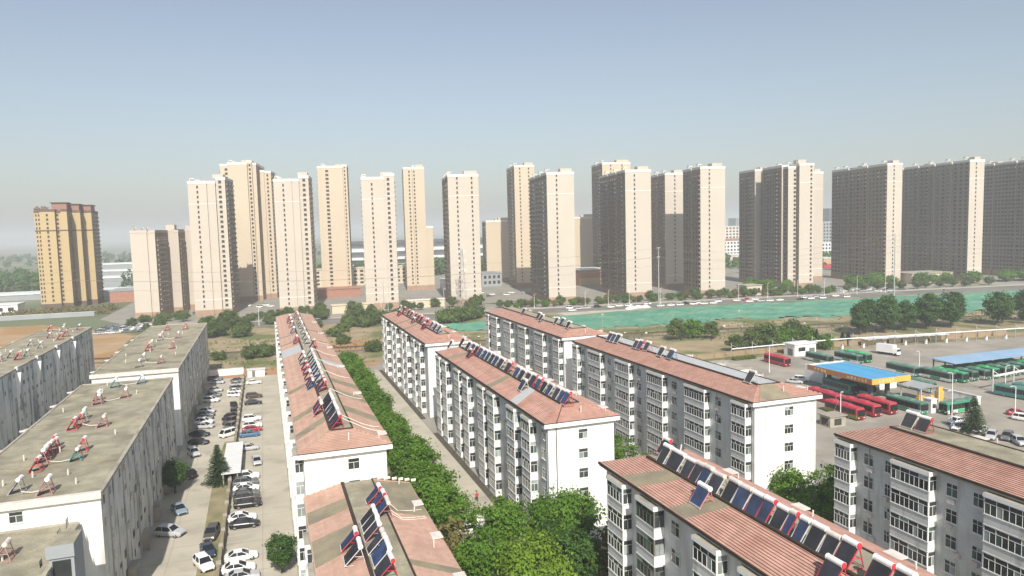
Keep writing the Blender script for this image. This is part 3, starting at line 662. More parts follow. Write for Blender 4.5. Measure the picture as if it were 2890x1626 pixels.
# ---------------------------------------------------------------- solar water heaters
FRAMES = dict(r=('red_metal', 'red'), w=('steel', 'white'), p=('pink_metal', 'pink'), t=('teal_metal', 'teal'), b=('blue_metal', 'blue'), g=('galv', 'grey'))
def heater_proto(L, col, tube, old, run=1.12):
    key = ('heat', round(L, 1), col, tube, old, run)
    def f():
        c = FRAMES[col][0]; tk = 'tank_old' if old else 'tank_white'
        tank = MB(); tank.cyl((0, .07, 1.78), (0, L-.07, 1.78), .25, n=12)
        for yy in (.09, L-.09): tank.cyl((0, yy-.03, 1.78), (0, yy+.03, 1.78), .265, n=12)
        cap = MB(); cap.cyl((0, -.05, 0), (0, .06, 0), .2, .262, n=12)
        n = max(8, int(L/.11)); co = MB()                    # evacuated tubes
        for i in range(n):
            y0, y1 = .08+(L-.16)*i/n, .08+(L-.16)*(i+1)/n; ym = (y0+y1)/2; g = (y1-y0)*.12
            a, b_ = Vector((-.16, 0, 1.66)), Vector((-run, 0, .14)); up = Vector((-.83, 0, .55))*.05
            co.face([a+Vector((0, y0+g, 0)), a+Vector((0, ym, 0))+up, b_+Vector((0, ym, 0))+up, b_+Vector((0, y0+g, 0))]); co.face([a+Vector((0, ym, 0))+up, a+Vector((0, y1-g, 0)), b_+Vector((0, y1-g, 0)), b_+Vector((0, ym, 0))+up])
        co.face([(-.13, .06, 1.64), (-run+.04, .06, .12), (-run+.04, L-.06, .12), (-.13, L-.06, 1.64)])
        fr = MB()
        for yy in (.04, L-.04):
            fr.bar((-.10, yy, 1.60), (-run-.1, yy, .04), .05); fr.bar((.02, yy, 1.6), (.42, yy, 0), .045); fr.bar((-.6, yy, .9), (.2, yy, .8), .035); fr.bar((-run, yy, .05), (.42, yy, .05), .035)
        fr.bar((.38, .04, .15), (.38, L-.04, .15), .03); fr.bar((.25, .04, .7), (.25, L-.04, .7), .03)
        rl_ = MB(); rl_.box(-run-.08, -run+.04, .02, L-.02, .06, .18);
        return tank.mesh('tank', [tk], True), cap.mesh('end_cap', ['red_metal' if col == 'r' else tk]), co.mesh('tubes', [tube]), fr.mesh('frame', [c]), rl_.mesh('bottom_rail', ['steel'])
    return cached(key, f)
def heater(label, x, yn, L, z, col, tube='tube', old=False, rz=0, sc=1.0, run=1.12):
    tk, cp, tb, fr, rl_ = heater_proto(L, col, tube, old, run)
    t = thing('solar_water_heater', label, 'solar heater', (x, yn, z), rz, 'rooftop solar water heaters'); t.scale = (sc, sc, sc)
    o = ob('tank', tk, t); ob('end_cap', cp, o, (0, .03, 1.78)); ob('end_cap', cp, o, (0, L-.03, 1.78), math.pi)
    ob('tubes', tb, t, kind='stuff'); ob('frame', fr, t); ob('bottom_rail', rl_, t)
HR = random.Random(5)
def heater_row(where, items, z, run=1.12):
    """items: (x, y_near, length, colour); named in order from the far end"""
    it = sorted(items, key=lambda q: -q[1])
    for i, q in enumerate(it):
        x, y, L, c = q[:4]; zz = z+(q[4] if len(q) > 4 else 0)
        tube = 'tube_blue' if HR.random() < .35 else 'tube'
        heater(f'{FRAMES[c][1]}-framed solar heater, {ORD[i]} from the far end {where}', x, y, L, zz, c, tube, HR.random() < .25, HR.uniform(-.03, .03), HR.uniform(.95, 1.06), run)
def seq(x, ends, cols): return [(x, a, b-a, cols[i % len(cols)]) for i, (a, b) in enumerate(ends)]
ZP = EAVE+1.5+.02
heater_row("of the near right roof's ridge row", seq(41.75, [(67.6, 69.0), (64.9, 67.4), (62.8, 64.5), (61.3, 62.7), (59.9, 61.3), (57.9, 59.8), (55.5, 57.1), (53.7, 55.4), (51.9, 53.5), (50.5, 51.8), (48.7, 50.3), (47.7, 48.6), (46.2, 47.4), (44.4, 46.0), (42.9, 44.4), (41.1, 42.7)], 'wwwrwwwwrrwrwwwr') , ZP)
heater_row("off the near right ridge row", [(39.5, 57.1, 1.9, 'p', -.75), (39.6, 40.4, 1.8, 'r', -.75), (41.4, 37.6, 1.8, 'r'), (41.6, 36.0, 1.5, 'w'), (43.3, 70.3, 1.6, 'r')], ZP)
heater_row('on the lower near roof at bottom centre', [(12.0, 82.3, 1.7, 'r'), (11.8, 84.2, 1.5, 'r'), (12.0, 79.5, 2.2, 'p'), (10.2, 77.9, 1.8, 'w'), (10.2, 76.0, 1.8, 'w'), (10.1, 73.8, 1.7, 'p'), (7.6, 73.2, 1.7, 'r', -.35), (7.6, 69.8, 2.2, 'w', -.35), (10.1, 70.7, 1.5, 'w'), (10.15, 67.6, 2.8, 'w'), (10.0, 64.9, 2.1, 'r')], 13.2+1.22, 1.55)
heater_row("on the gabled block by concrete road", [(42.4, y-1.0, L, c) for y, L, c in [(156.6, 1.9, 'w'), (151.3, 2.2, 'w'), (147.6, 2.0, 'w'), (145.2, 1.7, 'r'), (142.0, 2.2, 'w'), (139.0, 1.9, 'w'), (136.6, 1.8, 'w'), (133.9, 1.9, 'w'), (131.4, 2.0, 'w'), (128.4, 2.1, 'w'), (124.0, 2.2, 'r'), (119.3, 2.0, 'w'), (116.8, 2.0, 'w'), (113.9, 1.9, 'w'), (111.3, 1.9, 'r'), (109.0, 1.8, 'r'), (106.5, 1.8, 'w'), (104.2, 1.8, 'w'), (101.2, 1.6, 'w'), (99.3, 1.6, 'w'), (97.6, 1.6, 'r')]]+[(40.2, 158.2, 1.6, 'w', -.6), (40.4, 110.2, 1.7, 'w', -.5), (40.5, 143.3, 1.6, 'r', -.5)], ZP)
heater_row("on the far road block", [(42.8, y-1, 2.0, c) for y, c in [(238, 'w'), (229.6, 'r'), (222, 'r'), (217.6, 'p'), (211.7, 'r'), (207, 'r'), (203, 'r'), (195.5, 'r'), (189.5, 'w'), (184.8, 'w'), (180.6, 'w')]]+[(40.6, 226, 2, 'r', -.4), (40.8, 205, 1.8, 'p', -.4), (40.9, 190.4, 2, 'r', -.4)], ZP)
heater_row('on the distant roof before the green netting', [(75.6, 205.5, 2, 'p'), (75.6, 192.6, 2, 'p'), (74.8, 188.6, 1.8, 'w'), (75.7, 179.6, 1.8, 'w'), (76.6, 177.6, 1.8, 'g'), (75.4, 170.6, 2.0, 'w')], ZP)
heater_row("on the long block by the depot", [(75.6, 147.2, 1.7, 'w'), (75.6, 145.4, 1.7, 'w'), (75.8, 143.6, 1.7, 'w'), (75.8, 135.4, 1.6, 'p'), (75.9, 133.6, 1.6, 'r'), (76.3, 131.5, 1.6, 'p'), (75.7, 124.7, 1.7, 'w'), (75.8, 121.2, 1.8, 'b'), (76.0, 97.0, 1.7, 'w')], ZP)
heater_row('on the felted roof at the right edge', [(77.2, 66.9, 1.8, 'w'), (77.2, 65.0, 1.8, 'r')], ZP)
GH = [(8.8, y-1, 1.9, c) for y, c in [(113.6, 'r'), (111.6, 'r'), (109.8, 'w'), (107.7, 'w'), (105.6, 'r'), (103.4, 'w'), (101.3, 'r'), (99.3, 'r'), (158.2, 'w'), (153.3, 'w'), (149.8, 'w'), (147.2, 'w'), (143.2, 'w'), (139.9, 'w'), (136.4, 'w'), (131, 'w'), (126.6, 'r'), (123.4, 'r')]]+[(9.3, y-1, 2, c) for y, c in [(236.9, 'p'), (231.5, 'p'), (220, 'p'), (212.3, 'w'), (207.8, 'w'), (195.9, 'w'), (185.2, 'w'), (178.1, 'w')]]+[(10.3, 170.4, 2.0, 'r')]
GF = [(7.0, y-1, 1.7, c, -.3) for y, c in [(111.3, 'r'), (108.7, 'p'), (157.5, 'g'), (152.2, 'g'), (146, 'r'), (141.2, 'r'), (135.6, 'p'), (129.6, 'r'), (127.6, 'b')]]+[(6.9, y-1, 1.8, c, -.4) for y, c in [(233.9, 'p'), (229.8, 'r'), (225.2, 'p'), (215.6, 'p'), (202.5, 'b'), (185.8, 'p'), (182.6, 'r')]]
heater_row("of the long pink roof's ridge row", GH, ZP, 1.3); heater_row("left of the pink roof's ridge row", GF, ZP)
heater_row('on the near grey weedy roof', [(x, y-.8, 1.5, c) for x, y, c in [(-28.4, 96.5, 'g'), (-29.3, 115.7, 'r'), (-28.8, 113.8, 'r'), (-28.9, 112.0, 'p'), (-28.9, 110.2, 'p'), (-28.8, 108.4, 'p'), (-28.6, 104.8, 'r'), (-24.7, 107.5, 't'), (-24.9, 112, 'r'), (-25, 94.7, 'p'), (-24.9, 125.5, 'p'), (-29, 132.3, 'g'), (-28.6, 128.0, 'r'), (-29.1, 125.8, 'r'), (-29.6, 146.4, 'p'), (-28.9, 143.1, 'p'), (-25.3, 147, 'p'), (-28.9, 158.2, 't'), (-24.4, 160, 'b')]], 17.52)
heater_row("on the far grey lane-head roof", [(x, y-.8, 1.7, c) for x, y, c in [(-23.8, 183.6, 'p'), (-28.1, 188.2, 'g'), (-27.9, 180.4, 'g'), (-23.8, 206.7, 'r'), (-29.5, 211.9, 'g'), (-29.3, 205.7, 'r'), (-24.5, 227, 'p'), (-29.2, 231, 'p'), (-29, 224.8, 'g'), (-29.7, 248.4, 'r'), (-24.4, 248.2, 'r')]], 17.52)
heater_row('on the stained roof at the left edge', [(x, y-.8, 1.7, c) for x, y, c in [(-62.7, 232, 'w'), (-58.5, 225, 'w'), (-58, 211.4, 'g'), (-58.6, 206.5, 'r'), (-61.4, 210.7, 'g'), (-63.4, 208.4, 'r'), (-62.1, 205, 'w'), (-66.4, 266.6, 'r'), (-61.9, 247.9, 'p'), (-62.8, 268.5, 'g'), (-61.8, 263, 'g'), (-58, 242.8, 'r'), (-58, 249.2, 'r'), (-58, 266.1, 'p')]], 17.52)
heater('solar water heater with faded pink frame on the lower roof at bottom left', -26.4, 83.5, 1.6, 14.42, 'p', 'tube', True)
def lagged_pipe(label, pts, r=.06):
    b = MB(); P = [Vector(p) for p in pts]; Q = [P[0]]
    for a, c in zip(P, P[1:]):
        for i in range(1, 5):
            t = i/4; q = a.lerp(c, t); q.z -= .0; Q.append(q)
    for a, c in zip(Q, Q[1:]): b.cyl(a, c, r, n=5, caps=False)
    tag(b.build('lagged_pipe', 'pipe_lag'), label, 'pipe', 'lagged pipes on the roofs')
for i, y in enumerate((100.2, 102.4, 121.0, 139.5, 152, 166, 184)):
    lagged_pipe(f'lagged pipe down the right slope of the pink roof, {ORD[i]} from near end', [(9.2, y, ZP+.9), (10.4, y-.4, ZP+.3), (12.0, y-1.2, ZP-.45), (13.4, y-1.6, EAVE+.62), (14.3, y-1.6, EAVE+.45)])
for i, (a, b) in enumerate((((-25, 96.0), (-28.0, 95.2)), ((-24.8, 108.3), (-28.0, 107.0)), ((-24.9, 126), (-28.4, 127)), ((-25.3, 147.2), (-29, 144)), ((-24.5, 160.5), (-28.6, 159)), ((-23.8, 184), (-27.6, 185)), ((-24.5, 227), (-28.8, 227)))):
    lagged_pipe(f'lagged pipe linking heaters on the flat grey roofs, {ORD[i]} from near end', [(a[0], a[1], 18.3), ((a[0]*2+b[0])/3, (a[1]*2+b[1])/3, 17.7), ((a[0]+2*b[0])/3, (a[1]+2*b[1])/3, 17.66), (b[0], b[1], 18.0)])
for i, (y0, z0) in enumerate(((82.6, .8), (80.4, .6), (79.8, .4))):
    lagged_pipe(f'pale pipe draped over dark felt on the lower roof, {ORD[i]} from far end', [(12.3, y0, 14.4+z0), (13.4, y0-.7, 14.15), (14.9, y0-.5, 13.85), (16.4, y0+.2, 13.5)], .05)

# ---------------------------------------------------------------- vehicles
def wheel_meshes(r, w):
    a = MB(); a.cyl((-w/2, 0, 0), (w/2, 0, 0), r, n=14); b = MB(); b.cyl((-w/2-.01, 0, 0), (w/2+.01, 0, 0), r*.62, n=10)
    return a.mesh('wheel', ['rubber']), b.mesh('rim', ['rim'])
def car_meshes(kind, paint):
    # stations along the length: y, half width, bottom z, shoulder z ; front is -Y
    if kind == 'sedan': S = [(-2.3, .62, .32, .58), (-2.18, .80, .22, .70), (-1.5, .89, .2, .83), (-.75, .9, .2, .93), (.9, .9, .2, .96), (1.6, .89, .2, .98), (2.15, .82, .25, .96), (2.32, .66, .38, .80)]; G = (-1.05, -.15, 1.05, 1.85, .95, 1.45)
    elif kind == 'suv': S = [(-2.3, .68, .35, .72), (-2.18, .84, .26, .88), (-1.5, .92, .25, 1.0), (-.8, .93, .25, 1.07), (1.0, .93, .25, 1.08), (1.9, .92, .25, 1.10), (2.2, .86, .3, 1.08), (2.3, .74, .42, .95)]; G = (-1.05, -.3, 1.75, 2.15, 1.07, 1.68)
    elif kind == 'hatch': S = [(-2.0, .6, .34, .62), (-1.9, .78, .24, .76), (-1.3, .85, .22, .90), (-.7, .86, .22, .98), (.8, .86, .22, 1.0), (1.6, .85, .22, 1.03), (1.9, .8, .28, 1.0), (1.98, .68, .4, .86)]; G = (-1.0, -.2, 1.4, 1.85, 1.0, 1.52)
    else: S = [(-2.1, .7, .3, .95), (-2.0, .82, .25, 1.05), (-1.5, .86, .25, 1.12), (1.9, .86, .25, 1.15), (2.05, .84, .3, 1.15), (2.1, .8, .4, 1.1)]; G = (-1.95, -1.3, 1.85, 2.02, 1.12, 1.88)
    b = MB(); rings = []
    for (y, hw, z0, z1) in S:
        rings.append([(-hw*.92, y, z0), (hw*.92, y, z0), (hw, y, z0+.22), (hw, y, z1-.16), (hw*.90, y, z1-.03), (hw*.55, y, z1), (-hw*.55, y, z1), (-hw*.90, y, z1-.03), (-hw, y, z1-.16), (-hw, y, z0+.22)])
    for p, q in zip(rings, rings[1:]):
        for i in range(10): j = (i+1) % 10; b.face([p[j], p[i], q[i], q[j]])
    b.face(rings[0]); b.face(list(reversed(rings[-1])))
    f0, f1, r1, r0, zb, zr = G; hb = max(s[1] for s in S)*.93; ht = hb*.80
    bot = [(-hb, f0, zb-.05), (hb, f0, zb-.05), (hb, r0, zb-.05), (-hb, r0, zb-.05)]; top = [(-ht, f1, zr-.06), (ht, f1, zr-.06), (ht, r1, zr-.06), (-ht, r1, zr-.06)]
    g = MB()
    for i in range(4): j = (i+1) % 4; g.face([bot[i], bot[j], top[j], top[i]])
    rf = [(-ht*.9, f1+.12, zr), (ht*.9, f1+.12, zr), (ht*.9, r1-.12, zr), (-ht*.9, r1-.12, zr)]
    b.face(rf)
    for i in range(4): j = (i+1) % 4; b.face([top[i], top[j], rf[j], rf[i]])
    for i in range(4): b.bar(Vector(bot[i])+Vector((0, 0, .02)), Vector(top[i])+Vector((0, 0, .01)), .055)
    for sx in (-1, 1):
        ym = (f1+r1)/2+.1; b.bar((sx*hb*1.0, ym, zb-.02), (sx*ht*1.01, ym, zr-.05), .05)
        b.box(sx*hb-.09 if sx < 0 else sx*hb-.02, sx*hb+.02 if sx < 0 else sx*hb+.09, f0+.15, f0+.38, zb, zb+.16)
    y0 = S[0][0]; y1 = S[-1][0]; zs = S[1][3]
    hl = MB(); hl.hexa([(0, 0, 0), (.36, .0, 0), (.36, .16, 0), (0, .02, 0)], [(0, .03, .13), (.34, .05, .13), (.34, .2, .13), (0, .06, .13)])
    dk = MB(); dk.box(-.55, .55, y0-.015, y0+.1, .32, .48)
    return dict(body=b.mesh('body', [paint], False), windows=g.mesh('windows', ['car_glass']), lamp=hl.mesh('headlight', ['lamp_white']), tail=hl.mesh('tail_light', ['lamp_red']), grille=dk.mesh('grille', ['rubber']), S=S, zs=zs)
WH, RIM = wheel_meshes(.33, .22)
def car(label, kind, col, x, y, ang, group, z=.012, name=None):
    """ang: heading of the nose, degrees from -Y turning left"""
    d = cached(('car', kind, col), lambda: car_meshes(kind, 'paint_'+col))
    t = thing(name or {'van': 'van', 'suv': 'suv'}.get(kind, 'car'), label, {'van': 'van'}.get(kind, 'car'), (x, y, z), R(ang), group)
    ob('body', d['body'], t); ob('windows', d['windows'], t); ob('grille', d['grille'], t)
    S = d['S']; hw = S[1][1]; y0, y1, zs = S[0][0], S[-1][0], d['zs']
    ob('headlight', d['lamp'], t, (hw-.44, y0+.0, zs-.24)); ob('headlight', d['lamp'], t, (-hw+.44, y0+.0, zs-.24), sc=(-1, 1, 1))
    ob('tail_light', d['tail'], t, (hw-.44, y1, zs-.1), sc=(1, -1, 1)); ob('tail_light', d['tail'], t, (-hw+.44, y1, zs-.1), sc=(-1, -1, 1))
    for sx in (-1, 1):
        for yy in (y0+.85, y1-.85):
            w = ob('wheel', WH, t, (sx*(S[2][1]-.12), yy, .33)); ob('rim', RIM, w)
    return t
KN = dict(sedan='saloon car', suv='SUV', hatch='hatchback', van='minivan'); CN = dict(white='white', silver='silver', black='black', grey='dark grey', brown='dark brown', blue='blue', navy='navy blue', red='red', olive='olive grey', sky='pale blue', yellow='yellow')
def row(where, items, ang, group, jit=4):
    it = sorted(items, key=lambda q: q[1]); rr = random.Random(len(where))
    for i, q in enumerate(it):
        x, y, k, c = q[:4]; a = q[4] if len(q) > 4 else ang+rr.uniform(-jit, jit)
        car(f'{CN[c]} {KN[k]}, {ORD[i]} {where}', k, c, x, y, a, group)
row('from near end, nose-out row in the lot', [(-4.9, 237.8, 'sedan', 'white'), (-4.7, 217, 'suv', 'brown'), (-4.8, 208.7, 'sedan', 'black'), (-4.9, 190.2, 'suv', 'white'), (-4.7, 183.2, 'suv', 'white'), (-4.7, 179.6, 'sedan', 'red'), (-5.2, 175.2, 'sedan', 'blue'), (-5.1, 164, 'hatch', 'silver'), (-5.2, 144.3, 'suv', 'white'), (-5.4, 140.6, 'suv', 'grey'), (-5.2, 137.6, 'sedan', 'white'), (-5.2, 134.8, 'sedan', 'grey'), (-5.0, 132.2, 'suv', 'olive'), (-4.8, 129.2, 'sedan', 'black'), (-5.6, 123.2, 'sedan', 'white'), (-5.1, 120.2, 'sedan', 'black'), (-5.3, 108, 'sedan', 'white'), (-5.6, 104.2, 'sedan', 'white'), (-5.0, 101.4, 'sedan', 'silver')], 90, 'cars in the lot')
car('small silver hatchback facing us alone in the middle of the lot', 'hatch', 'silver', -3.5, 153.3, 6, 'cars in the lot')
row('from near end, lane side of dividing wall', [(-9.8, 243.2, 'sedan', 'grey', 70), (-9.9, 236.8, 'sedan', 'silver', 65), (-9.7, 231, 'sedan', 'grey', 60), (-10, 226.2, 'sedan', 'white', 70), (-10.1, 221.2, 'hatch', 'white', 62), (-9.8, 207.6, 'sedan', 'black', 8), (-9.5, 199.8, 'sedan', 'brown', 4), (-10.5, 194.6, 'sedan', 'black', -30), (-10.0, 189.6, 'suv', 'brown', -35), (-9.8, 184.2, 'suv', 'grey', -28), (-10, 177.4, 'van', 'white', -50), (-9.9, 118.2, 'suv', 'olive', -8), (-10.1, 112, 'sedan', 'navy', 12), (-10.3, 107.4, 'suv', 'white', 22)], 0, 'cars along the lane')
row('from near end, along the left grey blocks', [(-16.9, 249.1, 'suv', 'grey'), (-16, 243.5, 'sedan', 'silver'), (-15.9, 231.2, 'sedan', 'silver'), (-16, 224.2, 'sedan', 'grey'), (-16.1, 217, 'suv', 'white'), (-16.4, 204.2, 'sedan', 'silver'), (-16.4, 200, 'sedan', 'grey'), (-16.5, 196.2, 'sedan', 'grey'), (-16.2, 192, 'suv', 'white'), (-15.8, 187.8, 'sedan', 'silver'), (-16.4, 180.6, 'sedan', 'black'), (-16.1, 173.6, 'sedan', 'black'), (-16.4, 165, 'suv', 'silver', 20), (-16.5, 149.6, 'van', 'black', 55), (-15.9, 131.3, 'sedan', 'sky', 20), (-16.2, 121.3, 'suv', 'silver', 60)], 70, 'cars along the grey blocks')
row('from near end, half hidden under roadside trees', [(28.3, 103.9, 'suv', 'white', 85), (27.9, 99.2, 'sedan', 'white', 80), (28.9, 107.6, 'sedan', 'white', 85)], 85, 'cars under the trees')
row('of two cars beside the depot canopy', [(143.9, 166.4, 'sedan', 'silver', 40), (147.3, 167.6, 'suv', 'white', 40)], 40, 'cars in the depot')
row('from near end, behind the right-edge block', [(147.1, 118, 'sedan', 'white', -85), (143.7, 114.2, 'sedan', 'white', -75), (145.6, 111.0, 'sedan', 'white', -70), (143.6, 106.8, 'suv', 'silver', -60), (145.8, 105, 'suv', 'grey', -62), (144.8, 101.8, 'suv', 'silver', -30), (162.4, 113.2, 'suv', 'white', 20), (166, 117.2, 'sedan', 'red', 60)], -75, 'cars in the depot')
SCARS = [(164, 374), (161, 363), (167.7, 368.6), (172.6, 368.7), (181, 372), (186.7, 366.3), (193.3, 368.8), (198.6, 367.5), (211.7, 368.8), (213.2, 356.5), (219.6, 356), (224.9, 355), (232.8, 360.8), (233.2, 354), (238, 357.4), (240, 353), (245.8, 352.4), (253.2, 358.4), (265.8, 357.6), (273.2, 358), (277.8, 355.7), (267.9, 348.4), (275, 347.4), (280.6, 346.2), (287.1, 345.4), (307.7, 349), (300.4, 343.2), (316.5, 349.5), (307.2, 342.4), (314.8, 341.2), (329.5, 346.4), (330.8, 339)]
rr = random.Random(21); SCARS.sort()
for i, (x, y) in enumerate(SCARS):
    c = rr.choice(['white']*7+['silver', 'black', 'grey', 'red']); car(f'{CN[c]} car, {ORD[i]} from the left along the netting street', rr.choice(['sedan', 'suv', 'van', 'sedan']), c, x, y, -98 if y < 360 else 82, 'cars on the street', .03)
FC = [(352, 372), (356, 367), (360, 376), (364, 370), (367, 362), (371, 373), (376, 366), (381, 372), (386, 360), (392, 366), (372, 355), (380, 352), (349, 362), (396, 358)]
for i, (x, y) in enumerate(sorted(FC)):
    c = rr.choice(['white', 'white', 'silver', 'grey']); car(f'{CN[c]} car in the small tower car park, {ORD[i]} from the left', rr.choice(['sedan', 'suv']), c, x, y, rr.choice([20, 200, 30]), 'cars in the tower car park', .03)
FL_ = [(-72+(i % 7)*3.3+rr.uniform(-.6, .6), 372+(i//7)*6.2+rr.uniform(-.8, .8)) for i in range(35)]
FL_.sort(key=lambda q: (round(q[1]/6.2), q[0]))
for i, (x, y) in enumerate(FL_[:35]):
    c = rr.choice(['white', 'white', 'silver', 'sky', 'grey']); car(f'{CN[c]} car in the crowded far left car park, {ORD[i]} from front left', rr.choice(['sedan', 'suv', 'hatch']), c, x-8, y+26, rr.choice([75, 80, 260]), 'cars in the far left car park', .03)
for i, (x, y) in enumerate([(-58, 476), (-48, 487), (-41, 470), (-22, 486), (-10, 500), (-4, 488), (0, 497), (3, 489), (28, 470), (70, 505), (78, 488), (84, 500), (100, 478), (133, 470), (140, 478), (146, 470), (152, 482), (160, 474), (168, 486), (174, 478), (139, 492), (148, 497)]):
    c = rr.choice(['white', 'white', 'white', 'silver', 'grey', 'red' if x > 130 else 'white']); car(f'{CN[c]} car parked among the towers, {ORD[i]} from the left', rr.choice(['sedan', 'suv', 'van']), c, x, y, rr.choice([70, 80, 250, 170]), 'cars among the towers', .03)

# buses: nose towards -Y
BW, BWR = wheel_meshes(.48, .3)
def bus_meshes(scheme):
    body, roof, low, stripe = dict(red=('bus_red', 'bus_red', 'bus_red', 'bus_red'), redolive=('bus_red', 'bus_red', 'bus_olive', 'bus_red'), green=('bus_green_dark', 'bus_roof_green', 'bus_white', 'bus_green'), lime=('bus_green_dark', 'bus_lime', 'bus_green', 'bus_lime'), mix=('bus_green', 'bus_roof_green', 'bus_white', 'bus_lime'), teal=('bus_teal', 'bus_roof_green', 'bus_teal', 'bus_teal'))[scheme]
    L, w, h = 10.4, 1.24, 2.98
    def prof(ins, z): return [(-w+ins, -L/2+.25, z), (-w+ins+.28, -L/2+ins*.5, z), (w-ins-.28, -L/2+ins*.5, z), (w-ins, -L/2+.25, z), (w-ins, L/2-.15, z), (w-ins-.15, L/2-ins*.3, z), (-w+ins+.15, L/2-ins*.3, z), (-w+ins, L/2-.15, z)]
    b = MB(); lv = [(.06, .3, 1), (0, .5, 1), (0, 1.18, 1), (0, 1.2, 0), (.03, 2.6, 0), (.12, 2.88, 2), (.34, 2.99, 2)]
    for (i0, z0, m0), (i1, z1, m1) in zip(lv, lv[1:]):
        P, Q = prof(i0, z0), prof(i1, z1)
        for i in range(8): j = (i+1) % 8; b.face([P[i], P[j], Q[j], Q[i]], m0 if m0 < 2 else 2)
    b.face(prof(.34, 2.99), 2); b.face(list(reversed(prof(.06, .3))), 1)
    for (a, c) in ((-2.2, 1.0), (2.6, 4.2)):                # roof pods
        b.hexa([(-.85, a, 2.97), (.85, a, 2.97), (.85, c, 2.97), (-.85, c, 2.97)], [(-.7, a+.3, 3.22), (.7, a+.3, 3.22), (.7, c-.2, 3.22), (-.7, c-.2, 3.22)], 2)
    b.box(-w-.006, w+.006, -L/2+3.4, -L/2+6.6, .42, 1.16, 3); 
    g = MB(); n = 7; a = 0; c = (L-1.2)/n-.09; g.box(-.015, .015, a, c, 1.32, 2.5)
    ws = MB(); ws.box(-w+.16, w-.16, -L/2-.03, -L/2+.04, 1.05, 2.55)
    bp = MB(); bp.box(-w+.05, w-.05, -L/2-.06, -L/2+.12, .34, .98)
    dr = MB()
    for yy in (-L/2+.75, .6): dr.box(w-.01, w+.02, yy, yy+1.1, .42, 2.5)
    hl = MB(); hl.box(0, .34, -L/2-.08, -L/2+.02, .62, .82)
    return [m for m in (b.mesh('body', [body, low, roof, stripe]), g.mesh('side_window', ['car_glass']), ws.mesh('windscreen', ['car_glass']), bp.mesh('bumper', [body if 'red' in scheme else stripe]), dr.mesh('door', ['frame_dark']), hl.mesh('headlight', ['lamp_white']))]
def bus(label, scheme, x, y, rz=0, z=.012):
    b, g, ws, bp, dr, hl = cached(('bus', scheme), lambda: bus_meshes(scheme))
    t = thing('bus', label, 'bus', (x, y, z), R(rz), 'buses in the depot')
    ob('body', b, t); ob('windscreen', ws, t)
    for sx in (-1, 1):
        for i in range(7): ob('side_window', g, t, (sx*1.24, -5.2+.7+i*9.2/7, 0)); ob('bumper', bp, t); ob('door', dr, t)
    ob('headlight', hl, t, (.62, 0, 0)); ob('headlight', hl, t, (-.96, 0, 0))
    for sx in (-1, 1):
        for yy in (-2.8, 2.6): w = ob('wheel', BW, t, (sx*1.08, yy, .48)); ob('rim', BWR, w)
bus('red city bus with an olive side panel, nearest of the red buses', 'redolive', 129.9, 133.3)
bus('red city bus in the middle of the front red row', 'red', 135.6, 133.9)
bus('red city bus at the right of the front red row', 'red', 140.6, 134.0)
bus('red city bus behind the front red row beside the white gable', 'red', 135.6, 145.6)
bus('lone red city bus standing by the white hut', 'red', 158.2, 191.4)
bus('dark bus in the shade under the orange canopy, left', 'teal', 147.2, 153.0)
bus('dark bus in the shade under the orange canopy, right', 'green', 150.6, 150.0)
bus('dark green bus parked beside the red row at the canopy corner', 'green', 146.9, 131.0)
bus('green bus seen side-on with white and lime panels by the low wall', 'mix', 156.2, 124.6, -88)
bus('dark bus with a red skirt left of the green pair behind the canopy', 'green', 172.4, 188.0)
bus('green bus, left one of the pair behind the canopy', 'green', 181.2, 184.4)
bus('bright green roofed bus, right one of the pair behind the canopy', 'lime', 185.2, 184.8)
bus('dark bus at the left end of the long row before the pale blue canopy', 'green', 180.4, 162.4)
bus('dark bus partly behind the signed lamp post', 'green', 182.6, 152.4)
for i, (x, sch) in enumerate([(185.6, 'lime'), (189.9, 'green'), (194.1, 'green'), (198.3, 'lime'), (202.3, 'green'), (206.6, 'green'), (211.0, 'green'), (215.2, 'lime')]):
    bus(f'green bus under the pale blue canopy, {ORD[i]} from its left end', sch, x, 151.0+(.4 if i % 2 else 0))
bus('bus behind the low depot wall with a pale roof', 'green', 167.3, 146.0)
bus('teal bus beneath the white gantry at the right edge', 'teal', 181.4, 128.4, 8)
bus('second teal bus beneath the white gantry, cut by the right edge', 'teal', 186.6, 127.4, 6)

# white box truck
t = thing('box_truck', 'white box truck parked by the gantry behind the buses', 'truck', (202.4, 188.6, .012), R(14))
b = MB(); b.box(-1.2, 1.2, -2.5, 3.4, .9, 3.6); b.build('cargo_box', 'paint_white', t)
b = MB(); b.hexa([(-1.1, -4.1, .5), (1.1, -4.1, .5), (1.1, -2.6, .5), (-1.1, -2.6, .5)], [(-1.0, -3.7, 2.5), (1.0, -3.7, 2.5), (1.0, -2.6, 2.5), (-1.0, -2.6, 2.5)]); b.build('cab', 'paint_white', t)
b = MB(); b.box(-.95, .95, -4.0, -3.7, 1.5, 2.25); b.build('windscreen', 'car_glass', t); b = MB(); b.box(-1.0, 1.0, -3.9, 3.3, .5, .9); b.build('chassis', 'rubber', t)
for sx in (-1, 1):
    for yy in (-3.3, 2.0): ob('wheel', BW, t, (sx*1.0, yy, .48))

